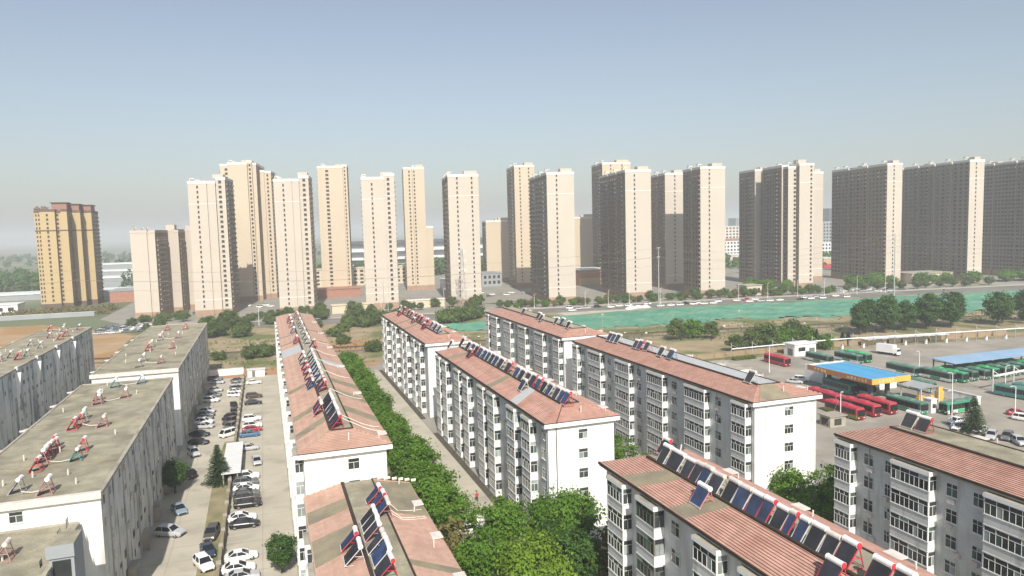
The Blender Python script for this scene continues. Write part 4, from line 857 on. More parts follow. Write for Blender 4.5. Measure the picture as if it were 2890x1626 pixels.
# ---------------------------------------------------------------- trees
def tree_meshes(key, h, rx, ry, cz, nclump, nleaf, size, mat, seed, limbs=7, droop=0.0, spread=.26):
    """crown of many small leaf faces gathered in clumps; trunk with limbs reaching into it"""
    def f():
        r = random.Random(seed); cr_ = MB(); centres = []
        for i in range(nclump):
            while True:
                v = Vector((r.uniform(-1, 1), r.uniform(-1, 1), r.uniform(-1, 1)))
                if .25 < v.length < 1: break
            v = v.normalized()*(.45+.55*r.random()**.6)
            k = 1+.22*math.sin(3*math.atan2(v.y, v.x)+seed)+r.uniform(-.12, .12)
            c = Vector((v.x*rx*k, v.y*rx*k, cz+v.z*ry*(1 if v.z > 0 else .8))); centres.append(c)
            cs = r.uniform(.7, 1.35)*spread*rx
            for j in range(nleaf):
                o = Vector((r.gauss(0, 1), r.gauss(0, 1), r.gauss(0, .75)))*cs*.55
                p = c+o; n = ((p-Vector((0, 0, cz))).normalized()*.8+Vector((r.uniform(-1, 1), r.uniform(-1, 1), r.uniform(-.4, 1)))).normalized()
                u = n.orthogonal().normalized(); w = n.cross(u); a = r.uniform(0, 6.28); u, w = u*math.cos(a)+w*math.sin(a), w*math.cos(a)-u*math.sin(a)
                s = size*r.uniform(.6, 1.3)
                cr_.face([p-u*s, p-w*s*.6+n*s*.15, p+u*s, p+w*s*.6+n*s*.15])
        tk = MB(); tr = h*.022+.06; top = Vector((r.uniform(-.3, .3), r.uniform(-.3, .3), cz))
        tk.cyl((0, 0, -.1), (top.x*.4, top.y*.4, cz*.5), tr*1.25, tr, 8, caps=False); tk.cyl((top.x*.4, top.y*.4, cz*.5), top, tr, tr*.5, 7, caps=False)
        for c in r.sample(centres, min(limbs, len(centres))):
            s = Vector((top.x*.5, top.y*.5, cz*r.uniform(.45, .75))); mid = s.lerp(c, .5)+Vector((0, 0, .1*rx)); tk.cyl(s, mid, tr*.5, tr*.32, 5, caps=False); tk.cyl(mid, c, tr*.32, tr*.08, 5, caps=False)
        return cr_.mesh('crown', [mat]), tk.mesh('trunk', ['bark'])
    return cached(('tree', key), f)
def plant(name, label, cat, key, loc, sc=1.0, rz=0.0, group=None, **kw):
    cr_, tk = tree_meshes(key, **kw)
    t = thing(name, label, cat, loc, rz, group); t.scale = (sc, sc, sc) if not hasattr(sc, '__len__') else sc
    ob('crown', cr_, t); ob('trunk', tk, t); return t
T_A = dict(h=8, rx=3.7, ry=3.1, cz=5.3, nclump=64, nleaf=85, size=.24, mat='leaf')
T_B = dict(h=9, rx=5.0, ry=3.5, cz=5.6, nclump=95, nleaf=80, size=.26, mat='leaf')
T_Y = dict(h=8, rx=5.4, ry=2.6, cz=5.4, nclump=110, nleaf=80, size=.24, mat='leaf_bright')
T_D = dict(h=9, rx=3.0, ry=3.8, cz=5.2, nclump=80, nleaf=75, size=.24, mat='leaf_dark')
T_F = dict(h=13, rx=4.2, ry=6.0, cz=7.6, nclump=90, nleaf=55, size=.42, mat='leaf_dark')
T_M = dict(h=7, rx=3.6, ry=3.2, cz=4.2, nclump=60, nleaf=50, size=.36, mat='leaf_grey')
T_G = dict(h=6, rx=3.4, ry=2.4, cz=3.0, nclump=55, nleaf=50, size=.34, mat='leaf')
S_H = dict(h=3, rx=3.2, ry=1.7, cz=1.5, nclump=50, nleaf=45, size=.34, mat='leaf_grey', limbs=5)
S_B = dict(h=4, rx=2.6, ry=2.2, cz=2.6, nclump=36, nleaf=26, size=.3, mat='leaf_brown')
TRR = random.Random(31)
ys = [238, 231, 224, 217.5, 210.5, 203, 195.5, 189, 182, 175, 168.5, 161, 154, 147, 140, 133.5, 127.5, 121, 115, 109]
for i, y in enumerate(reversed(ys)):
    v = TRR.choice((0, 1, 2))
    plant('street_tree', f'leafy street tree, {ORD[i]} from near end of the concrete road row', 'tree', ('A', v), (23.6+TRR.uniform(-.5, .5), y, 0), (TRR.uniform(.85, 1.1)*(1.08 if y < 150 else 1),)*3, TRR.uniform(0, 6.28), 'row of trees by the concrete road', seed=40+v, **T_A)
near = [('broad round tree before the white gable of the middle block', 'B', 38.6, 91.6, 1.0, 50, T_B), ('dark green tree at the foot of the gabled block', 'A', 30.4, 94.4, 1.0, 41, T_A), ('yellow-green spreading tree at bottom centre', 'Y', 30.2, 80.6, 1.0, 51, T_Y), ('dark tree squeezed against the near right block', 'D', 35.4, 79.6, 1.0, 52, T_D), ('second dark tree in the shade beside the near right block', 'D', 34.0, 86.0, .85, 53, T_D), ('green tree overhanging the lower pink roof', 'A', 24.0, 84.0, 1.05, 42, T_A), ('large green tree by the corner of the lower pink roof', 'B', 24.6, 104.5, .8, 54, T_B), ('olive tree fading to brown beside the lower roof', 'S', 22.4, 95.0, 1.3, 55, S_B), ('brownish sparse tree beside the lower roof, nearer us', 'S', 20.8, 88.0, 1.2, 56, S_B),
        ('bushy tree left of the lower near block', 'D', .2, 101.5, .62, 57, T_D), ('small dark tree by the bay of the lower block', 'D', 1.0, 75.0, .5, 57, T_D), ('green tree at the left foot of the wide white gable', 'A', 76.4, 88.0, .95, 43, T_A), ('green tree at the right foot of the wide white gable', 'A', 84.8, 86.0, 1.1, 44, T_A), ('tree between the near right block and the right-edge block', 'A', 78.5, 80.4, 1.0, 45, T_A), ('pale green tree in front of the right-edge block', 'A', 73.6, 80.6, .9, 46, T_A), ('green tree between the two gabled blocks', 'A', 60.5, 118, .9, 43, T_A), ('small tree showing behind the near right roof', 'A', 61.5, 108, .8, 44, T_A), ('dark tree in the shade below the left grey wall', 'D', -17.6, 141.5, .7, 57, T_D), ('tree with feathery top in the shadow gap before the white gable', 'S', 42.5, 84.0, 1.3, 58, S_B)]
for lab, k, x, y, s, sd_, kw in near: plant('broadleaf_tree', lab, 'tree', (k, sd_), (x, y, 0), s, sd_*.7, None, seed=sd_, **kw)
fx = [(228, 226), (234, 229), (240, 225), (246, 230), (252, 226), (258, 231), (263, 225), (269, 229), (274, 223), (280, 227), (296, 219), (303, 222), (310, 217), (318, 222)]
for i, (x, y) in enumerate(fx):
    v = i % 3; plant('roadside_tree', f'tall dark tree beyond the depot fence, {ORD[i]} from the left', 'tree', ('F', v), (x, y, 0), TRR.uniform(.85, 1.12)*(1 if i != 12 else .6), TRR.uniform(0, 6), 'tall trees beyond the depot', seed=60+v, **T_F)
mx = [(161, 217, .8, 'M'), (167, 216, 1.0, 'M'), (173.5, 216, 1.25, 'M'), (180, 218, 1.0, 'G'), (187, 222, 1.15, 'G'), (192, 223.5, 1.15, 'M'), (197, 221.5, 1.1, 'G'), (191.9, 206.2, .95, 'G'), (165, 251, 1.3, 'G'), (157, 250, 1.1, 'M'), (171, 246, .9, 'M')]
for i, (x, y, s, k) in enumerate(sorted(mx)):
    v = i % 2; plant('bushy_tree', f'bushy green tree at the railway side of the depot, {ORD[i]} from the left', 'tree', (k, v), (x, y, 0), s, TRR.uniform(0, 6), 'bushy trees by the railway', seed=70+v, **(T_M if k == 'M' else T_G))
wx = [(-12.5, 389, 1.2), (-23.7, 372, 1.25), (-5.7, 288, 1.2), (-12, 352, 1.3), (-1.5, 290, 1.1), (1.8, 394, 1.1), (-18, 290, .8), (30, 307, .9), (39.7, 362, 1.3), (46, 358, 1.4), (55.8, 374, 1.3), (28.8, 330, 1.0), (39.3, 281, 1.0), (86, 350, 1.6), (91, 352, 1.7), (97, 357, 1.6), (104, 362, 1.5), (34, 345, 1.0), (62, 380, 1.1), (-30, 380, 1.0), (22, 366, 1.0), (-55, 440, 1.2), (-47, 445, 1.1), (-64, 441, 1.0), (-20, 420, 1.1), (-8, 415, 1.0), (5, 412, 1.0), (20, 410, 1.1), (30, 405, .9), (70, 402, .8)]
for i, (x, y, s) in enumerate(sorted(wx)):
    v = i % 3; plant('shrub', f'shaggy green shrub on the waste ground, {ORD[i]} from the left', 'shrub', ('H', v), (x, y, 0), (s, s, s*1.25), TRR.uniform(0, 6), 'shrubs on the waste ground', seed=80+v, **S_H)
tx = [(131+i*9.5+TRR.uniform(-2, 2), 400-i*1.2+TRR.uniform(-3, 3), TRR.uniform(.5, .9)) for i in range(36)]
tx = [(x, y-(x-131)*.02, s) for x, y, s in tx if not any(abs(x-a-8) < 10 and y > 404 for a in (165, 219, 266))]
for i, (x, y, s) in enumerate(sorted(tx)):
    v = i % 2; plant('estate_tree', f'small tree in the strip below the towers, {ORD[i]} from the left', 'tree', ('M2', v), (x, min(y, 402-(x-131)*.117), 0), s, TRR.uniform(0, 6), 'trees in the tower strip', seed=75+v, **T_M)
gx = [(303, 394), (310, 400), (318, 398), (326, 404), (335, 396), (384, 388), (392, 392), (400, 388), (408, 391), (416, 386), (440, 382), (448, 380), (456, 376), (496, 362), (504, 366), (512, 360), (520, 362), (528, 358), (470, 366)]
for i, (x, y) in enumerate(gx):
    v = i % 2; plant('estate_tree', f'bushy tree close under the right-hand slab towers, {ORD[i]} from the left', 'tree', ('G2', v), (x, y, 0), TRR.uniform(1.1, 1.7), TRR.uniform(0, 6), 'trees under the right towers', seed=77+v, **T_G)
ex = [(TRR.uniform(-70, 125), TRR.uniform(396, 436), TRR.uniform(.5, .95)) for _ in range(38)]
ex += [(TRR.uniform(38, 66), TRR.uniform(352, 392), TRR.uniform(.8, 1.3)) for _ in range(8)]+[(TRR.uniform(-30, 6), TRR.uniform(352, 398), TRR.uniform(.8, 1.3)) for _ in range(9)]
for i, (x, y, s) in enumerate(sorted(ex)[:40]+[]):
    v = i % 2; plant('young_tree', f'young tree at the foot of the left towers, {ORD[i]} from the left', 'tree', ('M3', v), (x, y, 0), s, TRR.uniform(0, 6), 'young trees by the left towers', seed=85+v, **T_M)
for i, (x, y, s) in enumerate(sorted(ex)[40:]):
    v = i % 2; plant('young_tree', f'young tree at the foot of the central towers, {ORD[i]} from the left', 'tree', ('M3', v), (x, y, 0), s, TRR.uniform(0, 6), 'young trees by the central towers', seed=85+v, **T_M)
ey = sorted([(x, 399-(x-131)*.135+TRR.uniform(-5, 2), TRR.uniform(.45, .95)) for x in [133+i*5.6+TRR.uniform(-2, 2) for i in range(38)]])
for i, (x, y, s) in enumerate(ey):
    v = i % 3; kk = ('M4', 'G4', 'S4')[v]; plant('roadside_shrub', f'low bushy tree along the far footway, {ORD[i]} from the left', 'tree', (kk, 0), (x, y-2, 0), s*(1.3 if v == 2 else .8), TRR.uniform(0, 6), 'bushy trees along the far footway', seed=90+v, **((T_M, T_G, S_B)[v]))
def conifer(label, x, y, h, r):
    key = ('con', h, r)
    def f():
        q = random.Random(int(h*10)); c = MB(); t = MB(); t.cyl((0, 0, 0), (0, 0, h*.98), h*.02+.05, .02, 7)
        n = 22
        for i in range(n):
            z = h*(.1+.88*i/n); rr_ = r*(1-(i/n))**.9+.12; m = max(6, int(13*(1-i/n)+5))
            for k in range(m):
                a = 6.283*k/m+q.uniform(-.25, .25); L = rr_*q.uniform(.75, 1.12); d = Vector((math.cos(a), math.sin(a), 0)); tip = Vector((0, 0, z-L*.16))+d*L; base = Vector((0, 0, z+.12))
                for s in range(7):
                    p = base.lerp(tip, (s+1)/7); ww = (.13+.30*L*.28)*(1.1-.09*s); side = Vector((-d.y, d.x, 0))
                    for sg in (-1, 1): c.face([p, p+d*.28+Vector((0, 0, .02)), p+side*sg*ww+d*.18-Vector((0, 0, .07+q.random()*.08)), p-d*.06+side*sg*ww*.4])
        return c.mesh('crown', ['needle']), t.mesh('trunk', ['bark'])
    a, b = cached(key, f); t = thing('spruce', label, 'tree', (x, y, 0), 0); ob('crown', a, t); ob('trunk', b, t)
conifer('dark spruce on the verge beside the parking lot', -10.2, 143.4, 8.0, 2.7)
conifer('dark spruce behind the right-edge block in the depot', 144.3, 111.4, 8.4, 3.0)
for i, (x, y, h) in enumerate([(199.4, 219, 5.5), (204.4, 211.1, 5.0), (207.4, 211.4, 4.6)]): conifer(f'small dark conifer among the bushes behind the depot, {ORD[i]} from the left', x, y, h, 1.3)
# distant woods (one mass each)
def wood(name, label_k, x0, x1, y0, y1, h, n, seed, mat='leaf_dark', size=2.6):
    r = random.Random(seed); b = MB()
    for i in range(n):
        x, y = r.uniform(x0, x1), r.uniform(y0, y1); hh = h*r.uniform(.55, 1.15); rr_ = r.uniform(3, 6)
        for j in range(26):
            v = Vector((r.gauss(0, .5), r.gauss(0, .5), r.uniform(0, 1))); p = Vector((x+v.x*rr_, y+v.y*rr_, hh*(.15+.85*v.z*(1-.3*abs(v.x)))))
            nn = Vector((r.uniform(-1, 1), r.uniform(-1.2, .6), r.uniform(0, 1.2))).normalized(); u = nn.orthogonal().normalized(); w = nn.cross(u); s = size*r.uniform(.5, 1.1)
            b.face([p-u*s, p-w*s*.7, p+u*s, p+w*s*.7])
    o = b.build(name, mat, kind='stuff'); o['label'] = label_k; o['category'] = 'woodland'; return o
wood('distant_wood', 'dark green wood left of the yellow tower', -420, -178, 720, 960, 17, 420, 1)
wood('distant_wood', 'green wood between the yellow tower and the lower block', -178, -70, 980, 1200, 20, 260, 2)
wood('distant_wood', 'clump of tall trees beside the warehouses', -118, -84, 700, 740, 22, 46, 3, size=1.9)
wood('distant_wood', 'trees in the gaps behind the central towers', 20, 260, 720, 800, 15, 260, 4)
wood('distant_wood', 'trees below the white offices between the right-hand towers', 440, 640, 560, 690, 11, 220, 5, mat='leaf')
wood('distant_wood', 'thin far belt of trees on the hazy plain', -1400, 1800, 1500, 2300, 13, 700, 6, size=4.0)
wood('distant_wood', 'scrub at the foot of the yellow tower', -160, -96, 505, 548, 3.2, 110, 7, mat='leaf_brown', size=.9)

# ---------------------------------------------------------------- walls, sheds and the depot
t = thing('dividing_wall', 'long low wall dividing the lane from the parking lot', 'wall', (-8.1, 60, 0))
b = MB((-8.1, 60, 0)); b.box(-8.22, -7.98, 60, 250, 0, 1.5); b.build('wall_panel', 'concrete', t)
for i in range(32):
    b = MB((-8.1, 60, 0)); y = 62+i*6; b.box(-8.42, -7.78, y, y+.6, 0, 1.9); b.build('pier', 'concrete', t)
b = MB((-8.1, 60, 0)); b.box(-8.32, -7.88, 60, 250, 1.5, 1.6); b.build('coping', 'felt', t)
t = thing('cross_wall', 'bright white wall closing the far end of the lane', 'wall', (-13, 256.6, 0)); b = MB((-13, 256.6, 0)); b.box(-19.2, -8.4, 256.4, 256.8, 0, 2.3); b.build('wall_panel', 'white_paint', t); b = MB((-13, 256.6, 0)); b.box(-19.3, -8.3, 256.3, 256.9, 2.3, 2.45); b.build('coping', 'concrete', t)
t = thing('white_shed', 'pale low shed at the far end of the parking lot', 'shed', (-4.2, 250.5, 0)); b = MB((-4.2, 250.5, 0)); b.box(-7.0, -1.6, 249.6, 252, 0, 2.3); b.build('wall', 'white_render', t); b = MB((-4.2, 250.5, 0)); b.box(-7.2, -1.4, 249.3, 252.2, 2.3, 2.45); b.build('roof', 'roof_white', t); b = MB((-4.2, 250.5, 0)); b.box(-5.6, -4.6, 249.54, 249.6, .05, 2.0); b.build('door', 'frame_dark', t)
t = thing('bin_shelter', 'row of pale flat-roofed stores along the dividing wall beside the spruce', 'shed', (-8.0, 150, 0))
for i in range(4):
    y = 141.5+i*5.4; b = MB((-8, 150, 0)); b.box(-9.6, -6.2, y, y+5.1, 2.3, 2.45); b.build('roof_panel', 'roof_white', t); b = MB((-8, 150, 0)); b.box(-9.4, -9.2, y+.2, y+4.9, 0, 2.3); b.box(-6.9, -6.7, y+.2, y+4.9, 0, 2.3); b.build('wall', 'concrete', t); b = MB((-8, 150, 0)); b.box(-6.69, -6.62, y+.8, y+2.2, .05, 2.0); b.build('door', 'brick_red', t)
# canopy with orange fascia
t = thing('station_canopy', 'fuel station canopy with bright blue top and orange fascia', 'canopy', (150.4, 150, 0)); o_ = (150.4, 150, 0)
b = MB(o_); b.box(144.6, 157.2, 139.6, 161.6, 5.0, 5.3); b.build('deck', 'galv', t)
n = 4
for i in range(n):
    b = MB(o_); x0 = 145.0+i*(11.8/n); b.box(x0+.03, x0+11.8/n-.03, 140.0, 161.2, 5.9, 6.0+.03*(i % 2)); b.build('roof_panel', 'canopy_blue', t)
b = MB(o_); b.box(144.4, 144.62, 139.2, 162, 4.8, 6.25); b.build('fascia', 'fascia_orange', t)
b = MB(o_); b.box(144.62, 157.4, 139.2, 139.42, 4.8, 6.25); b.build('fascia', 'fascia_yellow', t)
b = MB(o_); b.box(157.18, 157.4, 139.42, 162, 4.8, 6.3); b.box(144.62, 157.18, 161.8, 162, 4.8, 6.3); b.build('fascia', 'roof_white', t)
for (x, y) in ((148, 143), (153.6, 143), (148, 157.5), (153.6, 157.5)): b = MB(o_); b.box(x-.45, x+.45, y-.45, y+.45, 0, 5.0); b.build('column', 'low_dark', t)
def glyphs(u0, u1, n, put, seed):
    # pale worn character marks; too small in the photograph to read
    r = random.Random(seed); w = (u1-u0)/n
    for i in range(n):
        b = MB(o_); c = u0+(i+.5)*w
        for k in range(r.randint(4, 6)):
            if r.random() < .5: zz = 5.1+r.random()*.8; put(b, c-w*.36*r.uniform(.5, 1), c+w*.36*r.uniform(.5, 1), zz, zz+.11)
            else: x = c+r.uniform(-.32, .32)*w; put(b, x-.06, x+.06, 5.1+r.random()*.2, 5.6+r.random()*.35)
        b.build('lettering', 'sign_pale', t)
glyphs(140.4, 147.6, 6, lambda b, a, c, z0, z1: b.box(144.37, 144.41, a, c, z0, z1), 1)
glyphs(154.6, 159.6, 4, lambda b, a, c, z0, z1: b.box(144.37, 144.41, a, c, z0, z1), 2)
glyphs(146.4, 152.0, 5, lambda b, a, c, z0, z1: b.box(a, c, 139.17, 139.21, z0, z1), 3)
def simple_building(name, label, cat, x0, x1, y0, y1, h, wall, roof, wins=(), rz=0, over=.3, rmat_t=.25, group=None):
    cx, cy = (x0+x1)/2, y0; t = thing(name, label, cat, (cx, cy, 0), rz, group); o_ = (cx, cy, 0)
    b = MB(o_); b.box(x0, x1, y0, y1, -2, h, skip='b'); b.build('wall', wall, t)
    b = MB(o_); b.box(x0-over, x1+over, y0-over, y1+over, h, h+rmat_t); b.build('roof', roof, t)
    for (face, a, c, z0, z1, mt) in wins:
        b = MB(o_)
        if face == 'S': b.box(a, c, y0-.06, y0, z0, z1)
        elif face == 'W': b.box(x0-.06, x0, a, c, z0, z1)
        else: b.box(x1, x1+.06, a, c, z0, z1)
        b.build('door' if mt == 'd' else 'window', 'frame_dark' if mt == 'd' else 'glass', t)
    return t
simple_building('white_hut', 'white hut with a dark window behind the lone red bus', 'hut', 172.4, 181.6, 199.6, 205, 4.0, 'white_render', 'roof_white', [('S', 174, 177, 1.6, 3.0, 'w'), ('S', 178.6, 181, .1, 2.6, 'd'), ('W', 200.5, 203, .1, 2.4, 'd')])
simple_building('depot_store', 'white store behind the orange canopy', 'building', 158.4, 164.5, 150, 171, 3.6, 'white_render', 'roof_white', [('W', 152, 154, 1, 2.4, 'w'), ('W', 156, 158, 1, 2.4, 'w'), ('W', 160, 161.4, .1, 2.4, 'd')])
simple_building('screen_wall', 'plain pale wall left of the orange canopy', 'wall', 150.5, 151.3, 162.4, 170, 4.2, 'white_render', 'roof_white', over=.05, rmat_t=.1)
simple_building('white_annex', 'white annex seen over the grey ridge of the long block', 'building', 125, 133.4, 172.8, 186, 4.2, 'white_render', 'concrete', [('S', 131, 132.4, 1.6, 2.8, 'w'), ('S', 127, 128.4, 1.6, 2.8, 'w')])
simple_building('gate_booth', 'small tan gate booth beside the wide white gable', 'booth', 119.2, 123.6, 126.4, 129.6, 2.4, 'concrete', 'depot_paving', [('W', 127, 129, .4, 1.9, 'w'), ('S', 120.4, 122.4, .4, 1.9, 'w')])
simple_building('blue_shed', 'pale blue roofed shed between the gable and the right-edge block', 'shed', 86.4, 92, 82, 90, 3.0, 'low_grey', 'canopy_pale', [('W', 84, 86, .2, 2.2, 'd')])
simple_building('white_kiosk', 'white kiosk between the two green buses by the low wall', 'kiosk', 149.6, 151.4, 126.4, 128.6, 3.2, 'white_render', 'roof_white', [('S', 150, 151, 1.2, 2.2, 'w')], over=.1)
t = thing('wash_shelter', 'grey gabled shelter with yellow machines beside the dark green bus', 'shelter', (157.6, 136.5, 0)); o_ = (157.6, 136.5, 0)
b = MB(o_); b.hexa([(154.4, 133.4, 4.0), (161, 133.4, 4.0), (161, 140, 4.0), (154.4, 140, 4.0)], [(157.2, 133.2, 4.9), (158.0, 133.2, 4.9), (158.0, 140.2, 4.9), (157.2, 140.2, 4.9)]); b.build('roof', 'low_grey', t)
for (x, y) in ((154.7, 133.7), (160.7, 133.7), (154.7, 139.7), (160.7, 139.7)): b = MB(o_); b.box(x-.12, x+.12, y-.12, y+.12, 0, 4.0); b.build('post', 'steel', t)
for i, (x, y, w, h) in enumerate([(156.4, 135.5, .8, 1.8), (158.2, 136.5, .9, 1.4), (159.6, 135, .7, 1.6), (162.2, 134.8, 1.0, 3.6)]):
    q = thing('wash_machine', f'yellow machine by the grey gabled shelter, {ORD[i]} from the left', 'machine', (x, y, .012), 0, 'yellow machines'); b = MB(); b.box(-w, w, -.5, .5, 0, h*.7); b.build('base', 'fascia_yellow', q); b = MB(); b.box(-w*.7, w*.7, -.4, .4, h*.7, h); b.build('head', 'fascia_yellow', q)
    for sx in (-w, w): b = MB(); b.box(sx-.08, sx+.08, -.55, .55, 0, .5); b.build('skirt', 'frame_dark', q)
t = thing('yard_wall', 'low pale yard wall angled behind the side-on green bus', 'wall', (166.8, 127.2, 0)); o_ = (166.8, 127.2, 0)
b = MB(o_); b.box(166.6, 166.9, 127.2, 141, 0, 2.1); b.box(160, 166.6, 127.1, 127.4, 0, 2.1); b.build('wall_panel', 'white_render', t); b = MB(o_); b.box(166.5, 167.0, 127.0, 141, 2.1, 2.25); b.box(160, 166.5, 127.0, 127.5, 2.1, 2.25); b.build('coping', 'roof_white', t)
t = thing('bus_canopy', 'long pale blue canopy over the parked green buses', 'canopy', (210, 154, 0)); o_ = (210, 154, 0)
for i in range(12):
    x = 186.4+i*4.6; b = MB(o_); b.hexa([(x, 150.2, 4.6), (x+4.55, 150.2, 4.6), (x+4.55, 158, 5.0), (x, 158, 5.0)], [(x, 150.2, 4.75), (x+4.55, 150.2, 4.75), (x+4.55, 158, 5.15), (x, 158, 5.15)]); b.build('roof_panel', 'canopy_pale', t)
    b = MB(o_); b.box(x+.2, x+.5, 157.2, 157.5, 0, 4.95); b.build('post', 'low_dark', t); b = MB(o_); b.box(x+.25, x+.45, 150.4, 157.2, 4.35, 4.58); b.build('beam', 'low_dark', t)
# gantry along the back of the depot
GP = [(150 + i*8.6, 204.6-.0*i-(0.0 if i < 5 else (i-5)*1.3)) for i in range(19)]
t = thing('charging_gantry', 'long white gantry beam on braced posts along the back of the depot', 'gantry', (190, 202, 0)); o_ = (190, 202, 0)
for i, (x, y) in enumerate(GP):
    b = MB(o_); b.box(x-.1, x+.1, y-.1, y+.1, 0, 5.7); b.build('post', 'galv', t); b = MB(o_); b.bar((x, y, 5.2), (x+2.4, y-.3, 3.75), .05); b.build('brace', 'steel', t)
for (a, c) in zip(GP, GP[1:]):
    b = MB(o_); b.hexa([(a[0], a[1]-.45, 3.6), (c[0], c[1]-.45, 3.6), (c[0], c[1]-.15, 3.6), (a[0], a[1]-.15, 3.6)], [(a[0], a[1]-.45, 3.95), (c[0], c[1]-.45, 3.95), (c[0], c[1]-.15, 3.86), (a[0], a[1]-.15, 3.86)]); b.build('beam', 'white_paint', t)
for i, (x, y) in enumerate(GP[5:]):
    q = thing('charging_post', f'small white charging post under the back gantry, {ORD[i]} from the left', 'charger', (x+4.2, y-.9, .012), 0, 'charging posts'); b = MB(); b.box(-.35, .35, -.25, .25, 0, 1.3); b.build('cabinet', 'white_paint', q); b = MB(); b.box(-.42, .42, -.3, .3, 1.3, 1.75); b.build('hood', 'galv', q)
t = thing('side_gantry', 'short white gantry beam over the teal buses at the right', 'gantry', (190, 137, 0)); o_ = (190, 137, 0)
G2 = [(183, 136.2), (192.5, 137.4), (202, 138.6), (211.5, 139.8)]
for (x, y) in G2: b = MB(o_); b.box(x-.14, x+.14, y-.14, y+.14, 0, 6); b.build('post', 'steel', t); b = MB(o_); b.bar((x, y, 5.6), (x+2.6, y, 4.1), .08); b.build('brace', 'white_paint', t)
for (a, c) in zip(G2, G2[1:]): b = MB(o_); b.hexa([(a[0], a[1]-.3, 3.9), (c[0], c[1]-.3, 3.9), (c[0], c[1]+.1, 3.9), (a[0], a[1]+.1, 3.9)], [(a[0], a[1]-.3, 4.3), (c[0], c[1]-.3, 4.3), (c[0], c[1]+.1, 4.3), (a[0], a[1]+.1, 4.3)]); b.build('beam', 'white_paint', t)
q = thing('concrete_barrier', 'pale block at the foot of the short gantry', 'barrier', (184.4, 135.0, .012)); b = MB(); b.hexa([(-.9, -.6, 0), (.9, -.6, 0), (.9, .6, 0), (-.9, .6, 0)], [(-.7, -.4, 1.1), (.7, -.4, 1.1), (.7, .4, 1.1), (-.7, .4, 1.1)]); b.build('block', 'low_beige', q)
# depot north wall and low carport behind
t = thing('boundary_wall', 'tan boundary wall between the depot and the railway', 'wall', (200, 208, 0)); o_ = (200, 208, 0)
for i in range(20):
    x = 132+i*7.2; y = 209.2 if x < 190 else 209.2-(x-190)*.11; b = MB(o_); b.box(x, x+7.1, y-.15, y+.15, 0, 1.9); b.build('wall_panel', 'wall_tan', t); b = MB(o_); b.box(x, x+7.1, y-.25, y+.25, 1.9, 2.02); b.build('coping', 'wall_tan', t)
t = thing('carport', 'low white-roofed carport behind the back gantry', 'carport', (226, 201, 0)); o_ = (226, 201, 0)
for i in range(6):
    x = 208+i*6; y = 202.8-i*.7; b = MB(o_); b.box(x, x+5.9, y-.4, y+3.2, 2.6, 2.72); b.build('roof_panel', 'roof_white', t); b = MB(o_); b.box(x+.2, x+5.7, y+2.9, y+3.1, 0, 2.6); b.build('back_panel', 'low_beige', t); b = MB(o_); b.box(x+.1, x+.25, y, y+.15, 0, 2.6); b.build('post', 'frame_dark', t)
q = thing('clipped_hedge', 'bright yellow-green clipped hedge by the back gantry', 'hedge', (154, 203, 0)); 
r_ = random.Random(4); b = MB()
for i in range(1500):
    p = Vector((r_.uniform(-4.5, 4.5), r_.uniform(-1.2, 1.2), r_.uniform(.2, 1.3))); n = Vector((r_.uniform(-1, 1), r_.uniform(-1, 1), r_.uniform(0, 1.5))).normalized(); u = n.orthogonal().normalized(); w = n.cross(u); s = .16; b.face([p-u*s, p-w*s, p+u*s, p+w*s])
b.build('foliage', 'hedge', q)
# lamp posts
def lamp(label, x, y, h, arm, sign=False):
    q = thing('lamp_post', label, 'lamp post', (x, y, .012), 0, 'lamp posts in the depot'); b = MB(); b.cyl((0, 0, 0), (0, 0, h), .11, .07, 8); b.cyl((0, 0, 0), (0, 0, .6), .18, n=8); b.build('pole', 'white_paint', q)
    b = MB(); b.cyl((0, 0, h), (arm*.5, 0, h+.35), .05, n=6); b.cyl((arm*.5, 0, h+.35), (arm, 0, h+.3), .05, n=6); b.build('arm', 'white_paint', q); b = MB(); b.hexa([(arm-.3, -.14, h+.22), (arm+.35, -.14, h+.22), (arm+.35, .14, h+.22), (arm-.3, .14, h+.22)], [(arm-.25, -.1, h+.36), (arm+.3, -.1, h+.36), (arm+.3, .1, h+.36), (arm-.25, .1, h+.36)]); b.build('lamp_head', 'steel', q)
    if sign: b = MB(); b.box(-.7, .8, -.16, -.1, 2.0, 3.1); b.build('sign_board', 'canopy_pale', q)
lamp('white lamp post with a pale sign board by the green bus row', 182.5, 158.5, 7.2, -1.0, True)
lamp('white swan-neck lamp post rising beside the low yard wall', 165.0, 133.4, 7.0, -1.4)
lamp('white lamp post in front of the side-on green bus', 143.9, 116.3, 8.0, -1.2)
lamp('white lamp post near the red car at the right', 161.7, 114.8, 7.6, -1.6)
lamp('white lamp post before the teal buses', 182.0, 132.0, 7.4, 1.0)
lamp('white lamp post beside the red buses and gate booth', 125.5, 129.9, 6.6, .3)
lamp('tall pale lamp post near the lone red bus', 147.5, 182, 8.0, .5)
for i, (x, y, h) in enumerate(sorted([(176, 378, 9), (190, 376, 9), (206, 380, 8), (222, 371, 9), (272, 364, 9), (292, 362, 9), (312, 359, 10), (330, 356, 10), (352, 352, 11), (372, 349, 11), (60, 395, 9), (64, 396, 9), (148, 388, 8), (-4, 392, 9), (94, 388, 14)])): lamp(f'slim lamp on the far street, {ORD[i]} from the left', x, y, h, .9)
